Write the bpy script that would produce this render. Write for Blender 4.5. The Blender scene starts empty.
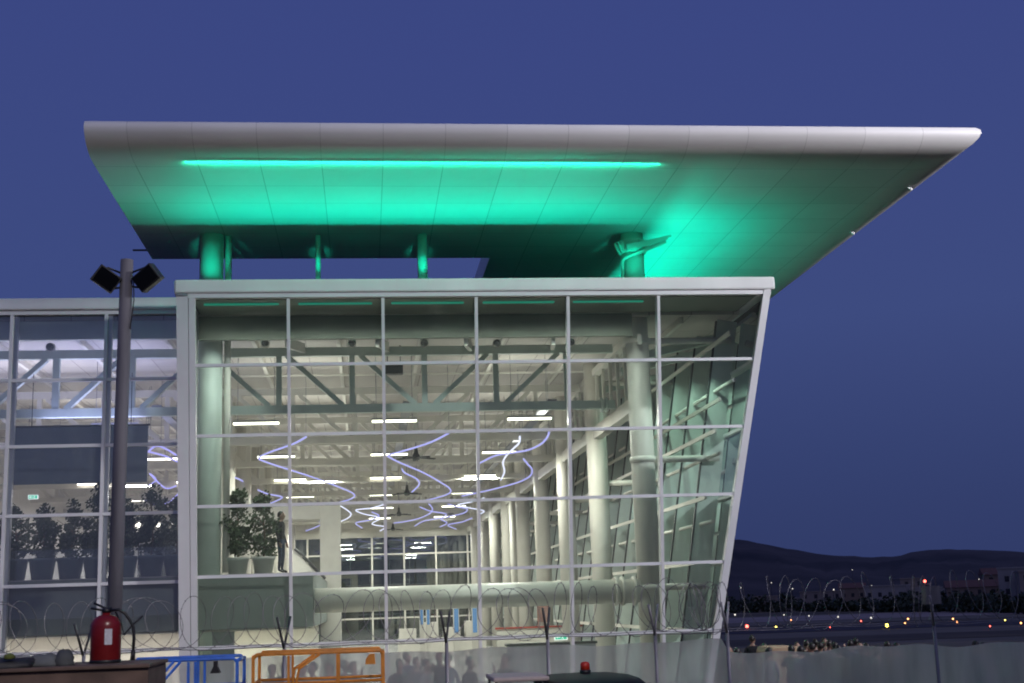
import bpy, bmesh, math, random
from mathutils import Vector, Matrix
random.seed(7)
R = math.radians
sc = bpy.context.scene
col = sc.collection

# ------------------------------------------------------------------ camera
F, YAW, PITCH, ROLL = 1329.457, 0.11338, 0.19370, -0.0327
CAM = Vector((4.6524, -38.1557, 2.9))
_cy, _sy, _cp, _sp = math.cos(YAW), math.sin(YAW), math.cos(PITCH), math.sin(PITCH)
FWD = Vector((_sy*_cp, _cy*_cp, _sp))
_r0 = Vector((_cy, -_sy, 0)); _u0 = _r0.cross(FWD)
RT = _r0*math.cos(ROLL) + _u0*math.sin(ROLL)
UP = -_r0*math.sin(ROLL) + _u0*math.cos(ROLL)
cam = bpy.data.cameras.new('camera'); camo = bpy.data.objects.new('camera', cam); col.objects.link(camo)
m = Matrix((RT, UP, -FWD)).transposed().to_4x4(); m.translation = CAM
camo.matrix_world = m
cam.sensor_width = 36.0; cam.lens = F/1024*36.0; cam.clip_start = 0.1; cam.clip_end = 12000
cam.dof.use_dof = True; cam.dof.focus_distance = 42; cam.dof.aperture_fstop = 2.8
sc.camera = camo

def ray(x, y): return FWD + RT*((x-512)/F) - UP*((y-341.5)/F)
def at_y(x, y, Y):
    d = ray(x, y); t = (Y-CAM.y)/d.y; return CAM + d*t
def at_z(x, y, Z):
    d = ray(x, y); t = (Z-CAM.z)/d.z; return CAM + d*t

# ------------------------------------------------------------------ materials
def new_mat(name):
    mt = bpy.data.materials.new(name); mt.use_nodes = True
    nt = mt.node_tree; nt.nodes.clear()
    out = nt.nodes.new('ShaderNodeOutputMaterial')
    return mt, nt, out

def pmat(name, c, rough=0.5, metal=0.0, var=0.12, scale=3.0, bump=0.0, bscale=40.0, spec=0.5, streak=False):
    mt, nt, out = new_mat(name)
    b = nt.nodes.new('ShaderNodeBsdfPrincipled')
    nt.links.new(b.outputs[0], out.inputs[0])
    tc = nt.nodes.new('ShaderNodeTexCoord')
    nz = nt.nodes.new('ShaderNodeTexNoise'); nz.inputs['Scale'].default_value = scale; nz.inputs['Detail'].default_value = 6
    src = tc.outputs['Object']
    if streak:
        mp = nt.nodes.new('ShaderNodeMapping'); mp.inputs['Scale'].default_value = (1, 1, 0.12)
        nt.links.new(src, mp.inputs['Vector']); src = mp.outputs[0]
    nt.links.new(src, nz.inputs['Vector'])
    rp = nt.nodes.new('ShaderNodeValToRGB')
    rp.color_ramp.elements[0].position = 0.3; rp.color_ramp.elements[1].position = 0.7
    rp.color_ramp.elements[0].color = [max(0, v*(1-var)) for v in c]+[1]
    rp.color_ramp.elements[1].color = [min(1, v*(1+var)) for v in c]+[1]
    nt.links.new(nz.outputs['Fac'], rp.inputs[0]); nt.links.new(rp.outputs[0], b.inputs['Base Color'])
    mr = nt.nodes.new('ShaderNodeMapRange'); mr.inputs[3].default_value = max(0.02, rough-0.08); mr.inputs[4].default_value = min(1, rough+0.08)
    nt.links.new(nz.outputs['Fac'], mr.inputs[0]); nt.links.new(mr.outputs[0], b.inputs['Roughness'])
    b.inputs['Metallic'].default_value = metal
    b.inputs['Specular IOR Level'].default_value = spec
    if bump:
        n2 = nt.nodes.new('ShaderNodeTexNoise'); n2.inputs['Scale'].default_value = bscale; n2.inputs['Detail'].default_value = 4
        nt.links.new(tc.outputs['Object'], n2.inputs['Vector'])
        bp = nt.nodes.new('ShaderNodeBump'); bp.inputs['Strength'].default_value = bump; bp.inputs['Distance'].default_value = 0.02
        nt.links.new(n2.outputs['Fac'], bp.inputs['Height']); nt.links.new(bp.outputs[0], b.inputs['Normal'])
    return mt

def emat(name, c, s):
    mt, nt, out = new_mat(name)
    e = nt.nodes.new('ShaderNodeEmission'); e.inputs[0].default_value = (*c, 1); e.inputs[1].default_value = s
    nt.links.new(e.outputs[0], out.inputs[0]); return mt

def glassmat(name, tint, gain, add=0.0, dirt_veil=0.0):
    mt, nt, out = new_mat(name)
    t = nt.nodes.new('ShaderNodeBsdfTransparent'); t.inputs[0].default_value = (*tint, 1)
    g = nt.nodes.new('ShaderNodeBsdfGlossy'); g.inputs['Roughness'].default_value = 0.0
    g.inputs['Color'].default_value = (0.9, 0.95, 0.93, 1)
    nzc = nt.nodes.new('ShaderNodeTexCoord'); nz = nt.nodes.new('ShaderNodeTexNoise'); nz.inputs['Scale'].default_value = 0.7
    nt.links.new(nzc.outputs['Object'], nz.inputs['Vector'])
    bp = nt.nodes.new('ShaderNodeBump'); bp.inputs['Strength'].default_value = 0.03; bp.inputs['Distance'].default_value = 0.02
    nt.links.new(nz.outputs['Fac'], bp.inputs['Height']); nt.links.new(bp.outputs[0], g.inputs['Normal'])
    f = nt.nodes.new('ShaderNodeFresnel'); f.inputs[0].default_value = 1.5
    ma = nt.nodes.new('ShaderNodeMath'); ma.operation = 'MULTIPLY_ADD'; ma.inputs[1].default_value = gain; ma.inputs[2].default_value = add; ma.use_clamp = True
    nt.links.new(f.outputs[0], ma.inputs[0])
    mx = nt.nodes.new('ShaderNodeMixShader')
    nt.links.new(ma.outputs[0], mx.inputs[0]); nt.links.new(t.outputs[0], mx.inputs[1]); nt.links.new(g.outputs[0], mx.inputs[2])
    res = mx.outputs[0]
    if dirt_veil:      # whitish haze veil that lifts the blacks, broken up as dust and smears
        dd = nt.nodes.new('ShaderNodeBsdfDiffuse'); tt = nt.nodes.new('ShaderNodeBsdfTranslucent')
        for q in (dd, tt): q.inputs[0].default_value = (.80, .90, .84, 1)
        sc_ = nt.nodes.new('ShaderNodeMixShader'); sc_.inputs[0].default_value = .6
        nt.links.new(dd.outputs[0], sc_.inputs[1]); nt.links.new(tt.outputs[0], sc_.inputs[2])
        mp = nt.nodes.new('ShaderNodeMapping'); mp.inputs['Scale'].default_value = (1.1, 1, .3); nt.links.new(nzc.outputs['Object'], mp.inputs[0])
        n2 = nt.nodes.new('ShaderNodeTexNoise'); n2.inputs['Scale'].default_value = 2.5; n2.inputs['Detail'].default_value = 6; nt.links.new(mp.outputs[0], n2.inputs['Vector'])
        mr = nt.nodes.new('ShaderNodeMapRange'); mr.inputs[1].default_value = .3; mr.inputs[2].default_value = .75; mr.inputs[3].default_value = dirt_veil*.6; mr.inputs[4].default_value = dirt_veil*1.5
        nt.links.new(n2.outputs['Fac'], mr.inputs[0])
        m2 = nt.nodes.new('ShaderNodeMixShader'); nt.links.new(mr.outputs[0], m2.inputs[0]); nt.links.new(res, m2.inputs[1]); nt.links.new(sc_.outputs[0], m2.inputs[2]); res = m2.outputs[0]
    nt.links.new(res, out.inputs[0]); return mt

def seammat(name, c, rough, x0, dx, y0, dy, w=0.022, metal=0.0, seam=0.3):
    """painted metal cassette panels: fine dark joints on a world-metre grid"""
    mt, nt, out = new_mat(name)
    b = nt.nodes.new('ShaderNodeBsdfPrincipled'); nt.links.new(b.outputs[0], out.inputs[0])
    b.inputs['Roughness'].default_value = rough; b.inputs['Metallic'].default_value = metal
    tc = nt.nodes.new('ShaderNodeTexCoord'); sp = nt.nodes.new('ShaderNodeSeparateXYZ'); nt.links.new(tc.outputs['Object'], sp.inputs[0])
    def M(op, a, bv=None):
        n = nt.nodes.new('ShaderNodeMath'); n.operation = op
        for i, v in enumerate((a, bv)):
            if v is None: continue
            if isinstance(v, (int, float)): n.inputs[i].default_value = v
            else: nt.links.new(v, n.inputs[i])
        return n.outputs[0]
    def line(s, o, d):
        fr = M('FRACT', M('DIVIDE', M('SUBTRACT', s, o-100*d), d))
        return M('LESS_THAN', fr, w/d)
    lx = line(sp.outputs[0], x0, dx); ly = line(sp.outputs[1], y0, dy)
    ln = M('MAXIMUM', lx, ly)
    # each panel a slightly different tone
    cx_ = M('FLOOR', M('DIVIDE', M('SUBTRACT', sp.outputs[0], x0), dx)); cy_ = M('FLOOR', M('DIVIDE', M('SUBTRACT', sp.outputs[1], y0), dy))
    cb = nt.nodes.new('ShaderNodeCombineXYZ'); nt.links.new(cx_, cb.inputs[0]); nt.links.new(cy_, cb.inputs[1])
    wn = nt.nodes.new('ShaderNodeTexWhiteNoise'); nt.links.new(cb.outputs[0], wn.inputs['Vector'])
    nz = nt.nodes.new('ShaderNodeTexNoise'); nz.inputs['Scale'].default_value = 0.8; nz.inputs['Detail'].default_value = 5
    nt.links.new(tc.outputs['Object'], nz.inputs['Vector'])
    f = M('ADD', M('MULTIPLY', wn.outputs['Value'], 0.4), M('MULTIPLY', nz.outputs['Fac'], 0.6))
    rp = nt.nodes.new('ShaderNodeValToRGB')
    rp.color_ramp.elements[0].color = [v*0.84 for v in c]+[1]; rp.color_ramp.elements[1].color = [min(1, v*1.08) for v in c]+[1]
    nt.links.new(f, rp.inputs[0])
    mx = nt.nodes.new('ShaderNodeMix'); mx.data_type = 'RGBA'
    nt.links.new(ln, mx.inputs['Factor']); nt.links.new(rp.outputs[0], mx.inputs['A']); mx.inputs['B'].default_value = [v*seam for v in c]+[1]
    nt.links.new(mx.outputs['Result'], b.inputs['Base Color'])
    return mt

def meshscreen(name, c, see):
    """woven shade net: partly open, partly a grey cloth that lets light through"""
    mt, nt, out = new_mat(name)
    t = nt.nodes.new('ShaderNodeBsdfTransparent')
    d = nt.nodes.new('ShaderNodeBsdfDiffuse'); tl = nt.nodes.new('ShaderNodeBsdfTranslucent')
    tc = nt.nodes.new('ShaderNodeTexCoord'); nz = nt.nodes.new('ShaderNodeTexNoise'); nz.inputs['Scale'].default_value = 1.6; nz.inputs['Detail'].default_value = 5
    mp = nt.nodes.new('ShaderNodeMapping'); mp.inputs['Scale'].default_value = (1.9, 1, 0.35)
    nt.links.new(tc.outputs['Object'], mp.inputs[0]); nt.links.new(mp.outputs[0], nz.inputs['Vector'])
    rp = nt.nodes.new('ShaderNodeValToRGB'); rp.color_ramp.elements[0].position = 0.3; rp.color_ramp.elements[1].position = 0.7
    rp.color_ramp.elements[0].color = [v*0.62 for v in c]+[1]; rp.color_ramp.elements[1].color = [min(.85,v*1.15) for v in c]+[1]
    nt.links.new(nz.outputs['Fac'], rp.inputs[0])
    nt.links.new(rp.outputs[0], d.inputs[0]); nt.links.new(rp.outputs[0], tl.inputs[0])
    a = nt.nodes.new('ShaderNodeMixShader'); a.inputs[0].default_value = 0.6
    nt.links.new(d.outputs[0], a.inputs[1]); nt.links.new(tl.outputs[0], a.inputs[2])
    b = nt.nodes.new('ShaderNodeMixShader')
    mr = nt.nodes.new('ShaderNodeMapRange'); mr.inputs[1].default_value = 0.3; mr.inputs[2].default_value = 0.7
    mr.inputs[3].default_value = see-0.10; mr.inputs[4].default_value = see+0.10
    nt.links.new(nz.outputs['Fac'], mr.inputs[0]); nt.links.new(mr.outputs[0], b.inputs[0])
    nt.links.new(a.outputs[0], b.inputs[1]); nt.links.new(t.outputs[0], b.inputs[2])
    nt.links.new(b.outputs[0], out.inputs[0]); return mt

M_white = pmat('white_paint', (0.74, 0.73, 0.74), 0.35, var=0.05, scale=1.2)
M_cap = pmat('white_coping', (0.76, 0.75, 0.75), 0.4, var=0.07, scale=0.9, streak=True)
M_fin = pmat('pale_fin', (0.62, 0.68, 0.63), 0.5, var=0.05)
M_beam = pmat('dark_green_steel', (0.11, 0.125, 0.095), 0.6, var=0.1)
M_deck = pmat('roof_membrane', (0.10, 0.10, 0.10), 0.9, var=0.15)
M_cream = pmat('cream_steel', (0.70, 0.67, 0.60), 0.45, var=0.06, scale=1.0)
M_steel = pmat('led_tinted_steel', (0.58, 0.66, 0.60), 0.4, var=0.07, scale=1.5)  # steel colour with the green tint of the led light mixed in
M_ceil = seammat('ceiling_panel', (0.55, 0.51, 0.47), 0.7, 0.2, 1.3, 0.1, 2.6, w=0.03, seam=0.45)
M_floor = pmat('terrazzo', (0.5, 0.49, 0.47), 0.25, var=0.06, scale=2)
M_bulk = pmat('grey_green_panel', (0.27, 0.30, 0.285), 0.6, var=0.1, scale=0.8)
M_dark = pmat('dark_metal', (0.035, 0.036, 0.04), 0.5, var=0.2)
M_black = pmat('black_plastic', (0.012, 0.012, 0.014), 0.45, var=0.2)
M_grey = pmat('grey_metal', (0.30, 0.30, 0.32), 0.5, metal=0.3, var=0.15, scale=4)
M_galv = pmat('galvanised', (0.26, 0.25, 0.27), 0.55, metal=0.4, var=0.25, scale=5, streak=True)
M_duct = pmat('duct_metal', (0.50,0.49,0.46), 0.4, metal=0.3, var=0.1)
M_pole = pmat('weathered_pole', (0.13, 0.125, 0.14), 0.7, metal=0.2, var=0.3, scale=5, streak=True)
M_soffit = seammat('soffit_panels', (0.72, 0.73, 0.73), 0.5, 0.575, 1.535, -5.57, 1.535, w=0.02, seam=0.5)
M_nose = seammat('fascia_panels', (0.72, 0.70, 0.69), 0.42, 0.575, 1.535, -5.57, 1.535, w=0.018, seam=0.68)
M_wallw = pmat('white_wall', (0.72, 0.69, 0.63), 0.7, var=0.05)
M_glass = glassmat('facade_glass', (0.82, 0.91, 0.87), 1.3, 0.0, 0.045)
M_glass2 = glassmat('coated_glass', (0.84, 0.88, 0.95), 1.3, 0.09, 0.06)
M_glass3 = glassmat('side_glass', (0.62, 0.72, 0.68), 2.0, 0.08)
M_glass4 = glassmat('tinted_rear_glass', (0.20, 0.28, 0.24), 1.4, 0.14)
M_led = emat('green_led', (0.10, 0.96, 0.60), 1.0)
M_led2 = emat('green_led_soft', (0.03, 0.55, 0.36), 0.42)
M_tube = emat('warm_tube', (1.0, 0.90, 0.74), 7.0)
M_neon = emat('violet_neon', (0.50, 0.46, 1.0), 1.25)
M_neonw = emat('white_neon', (0.80, 0.76, 1.0), 1.6)
M_pot = pmat('pot_plastic', (0.55, 0.56, 0.52), 0.5, var=0.06)
M_potd = pmat('grey_pot', (0.13, 0.16, 0.17), 0.5, var=0.1)
M_leaf = pmat('leaf', (0.045, 0.075, 0.028), 0.55, var=0.4, scale=8)
M_leafd = pmat('leaf_dark', (0.035, 0.05, 0.025), 0.6, var=0.4, scale=8)
M_bark = pmat('bark', (0.12, 0.08, 0.05), 0.9, var=0.3, scale=10)
M_asph = pmat('apron_concrete', (0.19, 0.155, 0.092), 0.85, var=0.25, scale=0.15, bump=0.4, bscale=30)
M_rwy = pmat('runway_concrete', (0.34, 0.26, 0.20), 0.8, var=0.2, scale=0.05)
M_taxi = pmat('taxiway_asphalt', (0.05, 0.04, 0.035), 0.85, var=0.25, scale=0.05)
M_grass = pmat('dry_grass', (0.10, 0.075, 0.035), 0.95, var=0.4, scale=0.08)
M_hill = pmat('hill_scrub', (0.055, 0.045, 0.04), 0.95, var=0.75, scale=0.006)
M_orange = pmat('orange_paint', (0.74, 0.27, 0.032), 0.45, var=0.2, scale=6)
M_blue = pmat('blue_paint', (0.04, 0.17, 0.66), 0.45, var=0.2, scale=6)
M_red = pmat('red_paint', (0.17, 0.008, 0.009), 0.3, var=0.12, scale=6)
M_label = pmat('paper_label', (0.6, 0.6, 0.62), 0.6, var=0.15, scale=30)
M_rust = pmat('rusty_brown', (0.13, 0.085, 0.065), 0.8, var=0.35, scale=3, bump=0.3)
M_cover = pmat('black_sheet', (0.02, 0.02, 0.022), 0.6, var=0.3, scale=5, bump=0.4, bscale=10)
M_rubber = pmat('rubber', (0.02, 0.02, 0.02), 0.85, var=0.2)
M_car = pmat('dark_car_paint', (0.006, 0.006, 0.009), 0.75, var=0.1)
M_carg = glassmat('car_glass', (0.08, 0.09, 0.1), 1.5, 0.03)
M_roofg = pmat('grey_canvas', (0.50, 0.42, 0.38), 0.75, var=0.1)
M_screen = meshscreen('shade_net', (0.66, 0.65, 0.66), 0.29)
M_wire = pmat('wire', (0.20, 0.19, 0.20), 0.45, metal=0.6, var=0.2)
M_banner = pmat('slate_banner', (0.16, 0.19, 0.24), 0.6, var=0.08)
M_bluebk = emat('blue_backlit', (0.28, 0.55, 1.0), 0.5)
M_green_sign = emat('exit_green', (0.02, 0.6, 0.35), 1.1)
M_white_sign = emat('exit_white', (0.9, 0.95, 0.9), 1.4)
M_redpaint = pmat('red_trim', (0.40, 0.08, 0.06), 0.5)

# ------------------------------------------------------------------ mesh builder
class MB:
    def __init__(s): s.bm = bmesh.new(); s.mi = 0
    def _f(s, vs):
        try:
            f = s.bm.faces.new(vs); f.material_index = s.mi; return f
        except ValueError: return None
    def box(s, x0, y0, z0, x1, y1, z1):
        v = [s.bm.verts.new(p) for p in ((x0,y0,z0),(x1,y0,z0),(x1,y1,z0),(x0,y1,z0),(x0,y0,z1),(x1,y0,z1),(x1,y1,z1),(x0,y1,z1))]
        for q in ((0,3,2,1),(4,5,6,7),(0,1,5,4),(1,2,6,5),(2,3,7,6),(3,0,4,7)): s._f([v[i] for i in q])
        return s
    def bar(s, p, q, w, h, up=(0,0,1)):
        """rectangular bar from p to q; w across, h along 'up'"""
        p, q = Vector(p), Vector(q); d = (q-p).normalized(); u = Vector(up)
        sd = d.cross(u)
        if sd.length < 1e-4: sd = d.cross(Vector((0,1,0)))
        sd.normalize(); u = sd.cross(d).normalized()
        v = []
        for e in (p, q):
            for a, b in ((-1,-1),(1,-1),(1,1),(-1,1)): v.append(s.bm.verts.new(e+sd*(a*w/2)+u*(b*h/2)))
        for qd in ((0,1,2,3),(7,6,5,4),(0,4,5,1),(1,5,6,2),(2,6,7,3),(3,7,4,0)): s._f([v[i] for i in qd])
        return s
    def tube(s, pts, r, n=8, cap=True, closed=False):
        pts = [Vector(p) for p in pts]; rings = []; N = len(pts)
        prev = None
        for i, p in enumerate(pts):
            a = pts[max(0, i-1)]; b = pts[min(N-1, i+1)]; d = (b-a)
            if d.length < 1e-9: d = Vector((0,0,1))
            d.normalize()
            if prev is None:
                u = Vector((0,0,1)) if abs(d.z) < 0.9 else Vector((0,1,0))
            else: u = prev
            sd = d.cross(u)
            if sd.length < 1e-4: sd = d.cross(Vector((1,0,0)))
            sd.normalize(); u = sd.cross(d).normalized(); prev = u
            rr = r[i] if isinstance(r, (list, tuple)) else r
            rings.append([s.bm.verts.new(p+sd*(rr*math.cos(2*math.pi*k/n))+u*(rr*math.sin(2*math.pi*k/n))) for k in range(n)])
        for i in range(N-1):
            for k in range(n):
                f = s._f([rings[i][k], rings[i][(k+1)%n], rings[i+1][(k+1)%n], rings[i+1][k]])
                if f: f.smooth = True
        if cap:
            s._f(rings[0][::-1]); s._f(rings[-1])
        return s
    def lathe(s, prof, c=(0,0,0), n=24):
        c = Vector(c); rings = []
        for r, z in prof:
            rings.append([s.bm.verts.new(c+Vector((r*math.cos(2*math.pi*k/n), r*math.sin(2*math.pi*k/n), z))) for k in range(n)])
        for i in range(len(rings)-1):
            for k in range(n):
                f = s._f([rings[i][k], rings[i][(k+1)%n], rings[i+1][(k+1)%n], rings[i+1][k]])
                if f: f.smooth = True
        s._f(rings[0][::-1]); s._f(rings[-1]); return s
    def prism(s, poly, axis, a, b):
        """extrude a 2D polygon along an axis: 'x' -> (y,z), 'y' -> (x,z), 'z' -> (x,y)"""
        def P(u, v, t): return {'x': (t,u,v), 'y': (u,t,v), 'z': (u,v,t)}[axis]
        A = [s.bm.verts.new(P(u, v, a)) for u, v in poly]; B = [s.bm.verts.new(P(u, v, b)) for u, v in poly]
        n = len(poly)
        s._f(A[::-1]); s._f(B)
        for i in range(n): s._f([A[i], A[(i+1)%n], B[(i+1)%n], B[i]])
        return s
    def quad(s, *ps):
        return s._f([s.bm.verts.new(p) for p in ps])
    def ball(s, c, r, sc_=(1,1,1), n=12, m_=8):
        c = Vector(c); rings = []
        for i in range(1, m_):
            t = math.pi*i/m_
            rings.append([s.bm.verts.new(c+Vector((r*sc_[0]*math.sin(t)*math.cos(2*math.pi*k/n), r*sc_[1]*math.sin(t)*math.sin(2*math.pi*k/n), r*sc_[2]*math.cos(t)))) for k in range(n)])
        a = s.bm.verts.new(c+Vector((0,0,r*sc_[2]))); b = s.bm.verts.new(c-Vector((0,0,r*sc_[2])))
        for k in range(n):
            for f in (s._f([a, rings[0][k], rings[0][(k+1)%n]]), s._f([b, rings[-1][(k+1)%n], rings[-1][k]])):
                if f: f.smooth = True
        for i in range(len(rings)-1):
            for k in range(n):
                f = s._f([rings[i][k], rings[i+1][k], rings[i+1][(k+1)%n], rings[i][(k+1)%n]])
                if f: f.smooth = True
        return s
    def build(s, name, mat, parent=None, loc=(0,0,0), bevel=0.0, fix=True):
        if fix: bmesh.ops.recalc_face_normals(s.bm, faces=s.bm.faces[:])
        me = bpy.data.meshes.new(name); s.bm.to_mesh(me); s.bm.free()
        for mm in (mat if isinstance(mat, (list, tuple)) else [mat]): me.materials.append(mm)
        o = bpy.data.objects.new(name, me); col.objects.link(o); o.location = loc
        if parent: o.parent = parent
        if bevel:
            bv = o.modifiers.new('bevel', 'BEVEL'); bv.width = bevel; bv.segments = 2; bv.limit_method = 'ANGLE'
        return o

def tag(o, label, cat, group=None, kind=None):
    o['label'] = label
    if cat: o['category'] = cat
    if group: o['group'] = group
    if kind: o['kind'] = kind
    return o
def thing(name, label, cat, loc=(0,0,0), rz=0, group=None):
    o = bpy.data.objects.new(name, None); col.objects.link(o); o.location = loc; o.rotation_euler = (0,0,rz)
    o.empty_display_size = 0.3
    return tag(o, label, cat, group)
def copy_tree(o, label=None, parent=None, loc=None, rz=None):
    c = o.copy(); col.objects.link(c)
    if parent: c.parent = parent
    if label: c['label'] = label
    if loc is not None: c.location = loc
    if rz is not None: c.rotation_euler = (0,0,rz)
    for ch in list(o.children): copy_tree(ch, None, c)
    return c
def area(name, loc, direction, sx, sy, power, color, parent=None, spread=None):
    l = bpy.data.lights.new(name, 'AREA'); l.shape = 'RECTANGLE'; l.size = sx; l.size_y = sy; l.energy = power; l.color = color
    if spread: l.spread = spread
    o = bpy.data.objects.new(name, l); col.objects.link(o)
    z = -Vector(direction).normalized()
    x = Vector((1,0,0)) if abs(z.x) < 0.9 else Vector((0,1,0))
    y = z.cross(x).normalized(); x = y.cross(z).normalized()
    mm = Matrix((x, y, z)).transposed().to_4x4(); mm.translation = Vector(loc)
    o.matrix_world = mm
    if parent:
        o.parent = parent; o.matrix_parent_inverse = parent.matrix_basis.inverted()
    return o
ORD = ['first','second','third','fourth','fifth','sixth','seventh','eighth','ninth','tenth','eleventh','twelfth','thirteenth','fourteenth','fifteenth','sixteenth','seventeenth','eighteenth','nineteenth','twentieth']

# ------------------------------------------------------------------ world
SUN_EL, SUN_ROT = R(-3.0), R(200)
w = bpy.data.worlds.new('World'); sc.world = w; w.use_nodes = True
nt = w.node_tree; nt.nodes.clear()
wo = nt.nodes.new('ShaderNodeOutputWorld'); bg = nt.nodes.new('ShaderNodeBackground')
sky = nt.nodes.new('ShaderNodeTexSky'); sky.sky_type = 'NISHITA'; sky.sun_disc = False
sky.sun_elevation = SUN_EL; sky.sun_rotation = SUN_ROT
sky.air_density = 1.0; sky.dust_density = 1.0; sky.ozone_density = 4.0
# blue hour: the sky texture alone goes black at the horizon, so an even dusk gradient by elevation is added to it
tc = nt.nodes.new('ShaderNodeTexCoord'); sx = nt.nodes.new('ShaderNodeSeparateXYZ'); nt.links.new(tc.outputs['Generated'], sx.inputs[0])
rp = nt.nodes.new('ShaderNodeValToRGB'); nt.links.new(sx.outputs[2], rp.inputs[0])
els = rp.color_ramp.elements
els[0].position = 0.0; els[0].color = (.029,.042,.130,1)
els[1].position = 1.0; els[1].color = (.034,.050,.18,1)
for p_, c_ in ((0.06,(.033,.049,.148,1)),(0.2,(.044,.069,.208,1)),(0.40,(.041,.061,.212,1))):
    e_ = els.new(p_); e_.color = c_
ad = nt.nodes.new('ShaderNodeMix'); ad.data_type = 'RGBA'; ad.blend_type = 'ADD'; ad.inputs['Factor'].default_value = 0.25
nt.links.new(rp.outputs[0], ad.inputs['A']); nt.links.new(sky.outputs[0], ad.inputs['B'])
# afterglow low in the sky behind the camera
dt = nt.nodes.new('ShaderNodeVectorMath'); dt.operation = 'DOT_PRODUCT'; nt.links.new(tc.outputs['Generated'], dt.inputs[0])
dt.inputs[1].default_value = Vector((.30, -1, .75)).normalized()
mx0 = nt.nodes.new('ShaderNodeMath'); mx0.operation = 'MAXIMUM'; nt.links.new(dt.outputs['Value'], mx0.inputs[0]); mx0.inputs[1].default_value = 0
pw = nt.nodes.new('ShaderNodeMath'); pw.operation = 'POWER'; nt.links.new(mx0.outputs[0], pw.inputs[0]); pw.inputs[1].default_value = 3.0
gl = nt.nodes.new('ShaderNodeMix'); gl.data_type = 'RGBA'; nt.links.new(pw.outputs[0], gl.inputs['Factor'])
gl.inputs['A'].default_value = (0,0,0,1); gl.inputs['B'].default_value = (.150,.137,.142,1)
a2 = nt.nodes.new('ShaderNodeMix'); a2.data_type = 'RGBA'; a2.blend_type = 'ADD'; a2.inputs['Factor'].default_value = 1.0
nt.links.new(ad.outputs['Result'], a2.inputs['A']); nt.links.new(gl.outputs['Result'], a2.inputs['B'])
nt.links.new(a2.outputs['Result'], bg.inputs[0]); nt.links.new(bg.outputs[0], wo.inputs[0])
bg.inputs[1].default_value = 1.0

# ------------------------------------------------------------------ ground, airfield, hills
def ground_z(x, y):
    t = min(1, max(0, (y-28)/80.0)); t = t*t*(3-2*t)
    return -3.0*t
b = MB()
ys = [-3000,-600,-200,-80,-40,-20,0,20,28,34,40,46,52,60,68,75,82,90,98,108,130,165,200,300,450,700,1200,2500,6000]
xs = [-6000,-2500,-900,-300,-100,-50,-20,0,20,40,80,150,300,600,1200,2500,6000]
g = [[b.bm.verts.new((x, y, ground_z(x, y))) for x in xs] for y in ys]
for i in range(len(ys)-1):
    for k in range(len(xs)-1): b._f([g[i][k], g[i][k+1], g[i+1][k+1], g[i+1][k]])
o = b.build('ground', M_asph); o['kind'] = 'structure'
b = MB(); b.quad((20, 168, -2.95), (700, 130, -2.95), (700, 147, -2.95), (20, 196, -2.95))
o = b.build('taxiway', M_taxi); o['kind'] = 'structure'
b = MB(); b.quad((10, 255, -2.95), (700, 170, -2.95), (700, 205, -2.95), (10, 325, -2.95))
o = b.build('runway', M_rwy); o['kind'] = 'structure'

for (ya, yb, yc, yd) in ((205, 165, 176, 222), (118, 112, 126, 140), (335, 232, 262, 400)):
    b = MB(); b.quad((10, ya, -2.96), (700, yb, -2.96), (700, yc, -2.96), (10, yd, -2.96)); o = b.build('grass_strip', M_grass); o['kind'] = 'structure'
# hills: a long ridge, profile taken as bearings and heights
prof = [(-900,30),(-500,40),(-200,52),(100,60),(300,52),(500,44),(640,50),(700,58),(735,56),(760,50),(800,41),(830,37),(860,35),(885,34),(900,38),(915,40),(945,39),(980,36),(1024,33),(1100,36),(1250,30),(1500,24),(1900,20)]
def hill_h(px):
    for (a, ha), (c, hc) in zip(prof, prof[1:]):
        if a <= px <= c:
            t = (px-a)/(c-a); return ha+(hc-ha)*t
    return 25
b = MB(); rows_ = []
NX = 300
for j, (dist, fr) in enumerate(((1500, 0.0), (1700, 0.22), (1900, 0.42), (2150, 0.66), (2400, 0.86), (2600, 1.0), (2900, 0.8), (3400, 0.1))):
    row = []
    for i in range(NX):
        px = -900 + 2800*i/(NX-1)
        ang = YAW+math.atan((px-512)/F)
        h = hill_h(px)*2600/F*1.0
        rnd = random.Random(i*17+j)
        nz_ = (math.sin(i*0.9+j*1.7)+math.sin(i*0.37+j*2.1))*3.0*(1-abs(fr-0.5)) + rnd.uniform(-2.5, 2.5)
        z = -4 + h*fr + (nz_ if 0 < fr < 1 else rnd.uniform(-1.2, 1.2) if fr == 1 else 0)
        row.append(b.bm.verts.new((CAM.x+math.sin(ang)*dist, CAM.y+math.cos(ang)*dist, z)))
    rows_.append(row)
for j in range(len(rows_)-1):
    for i in range(NX-1):
        f = b._f([rows_[j][i], rows_[j][i+1], rows_[j+1][i+1], rows_[j+1][i]])
        f.smooth = True
o = b.build('hills', M_hill); o['kind'] = 'structure'

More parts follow.
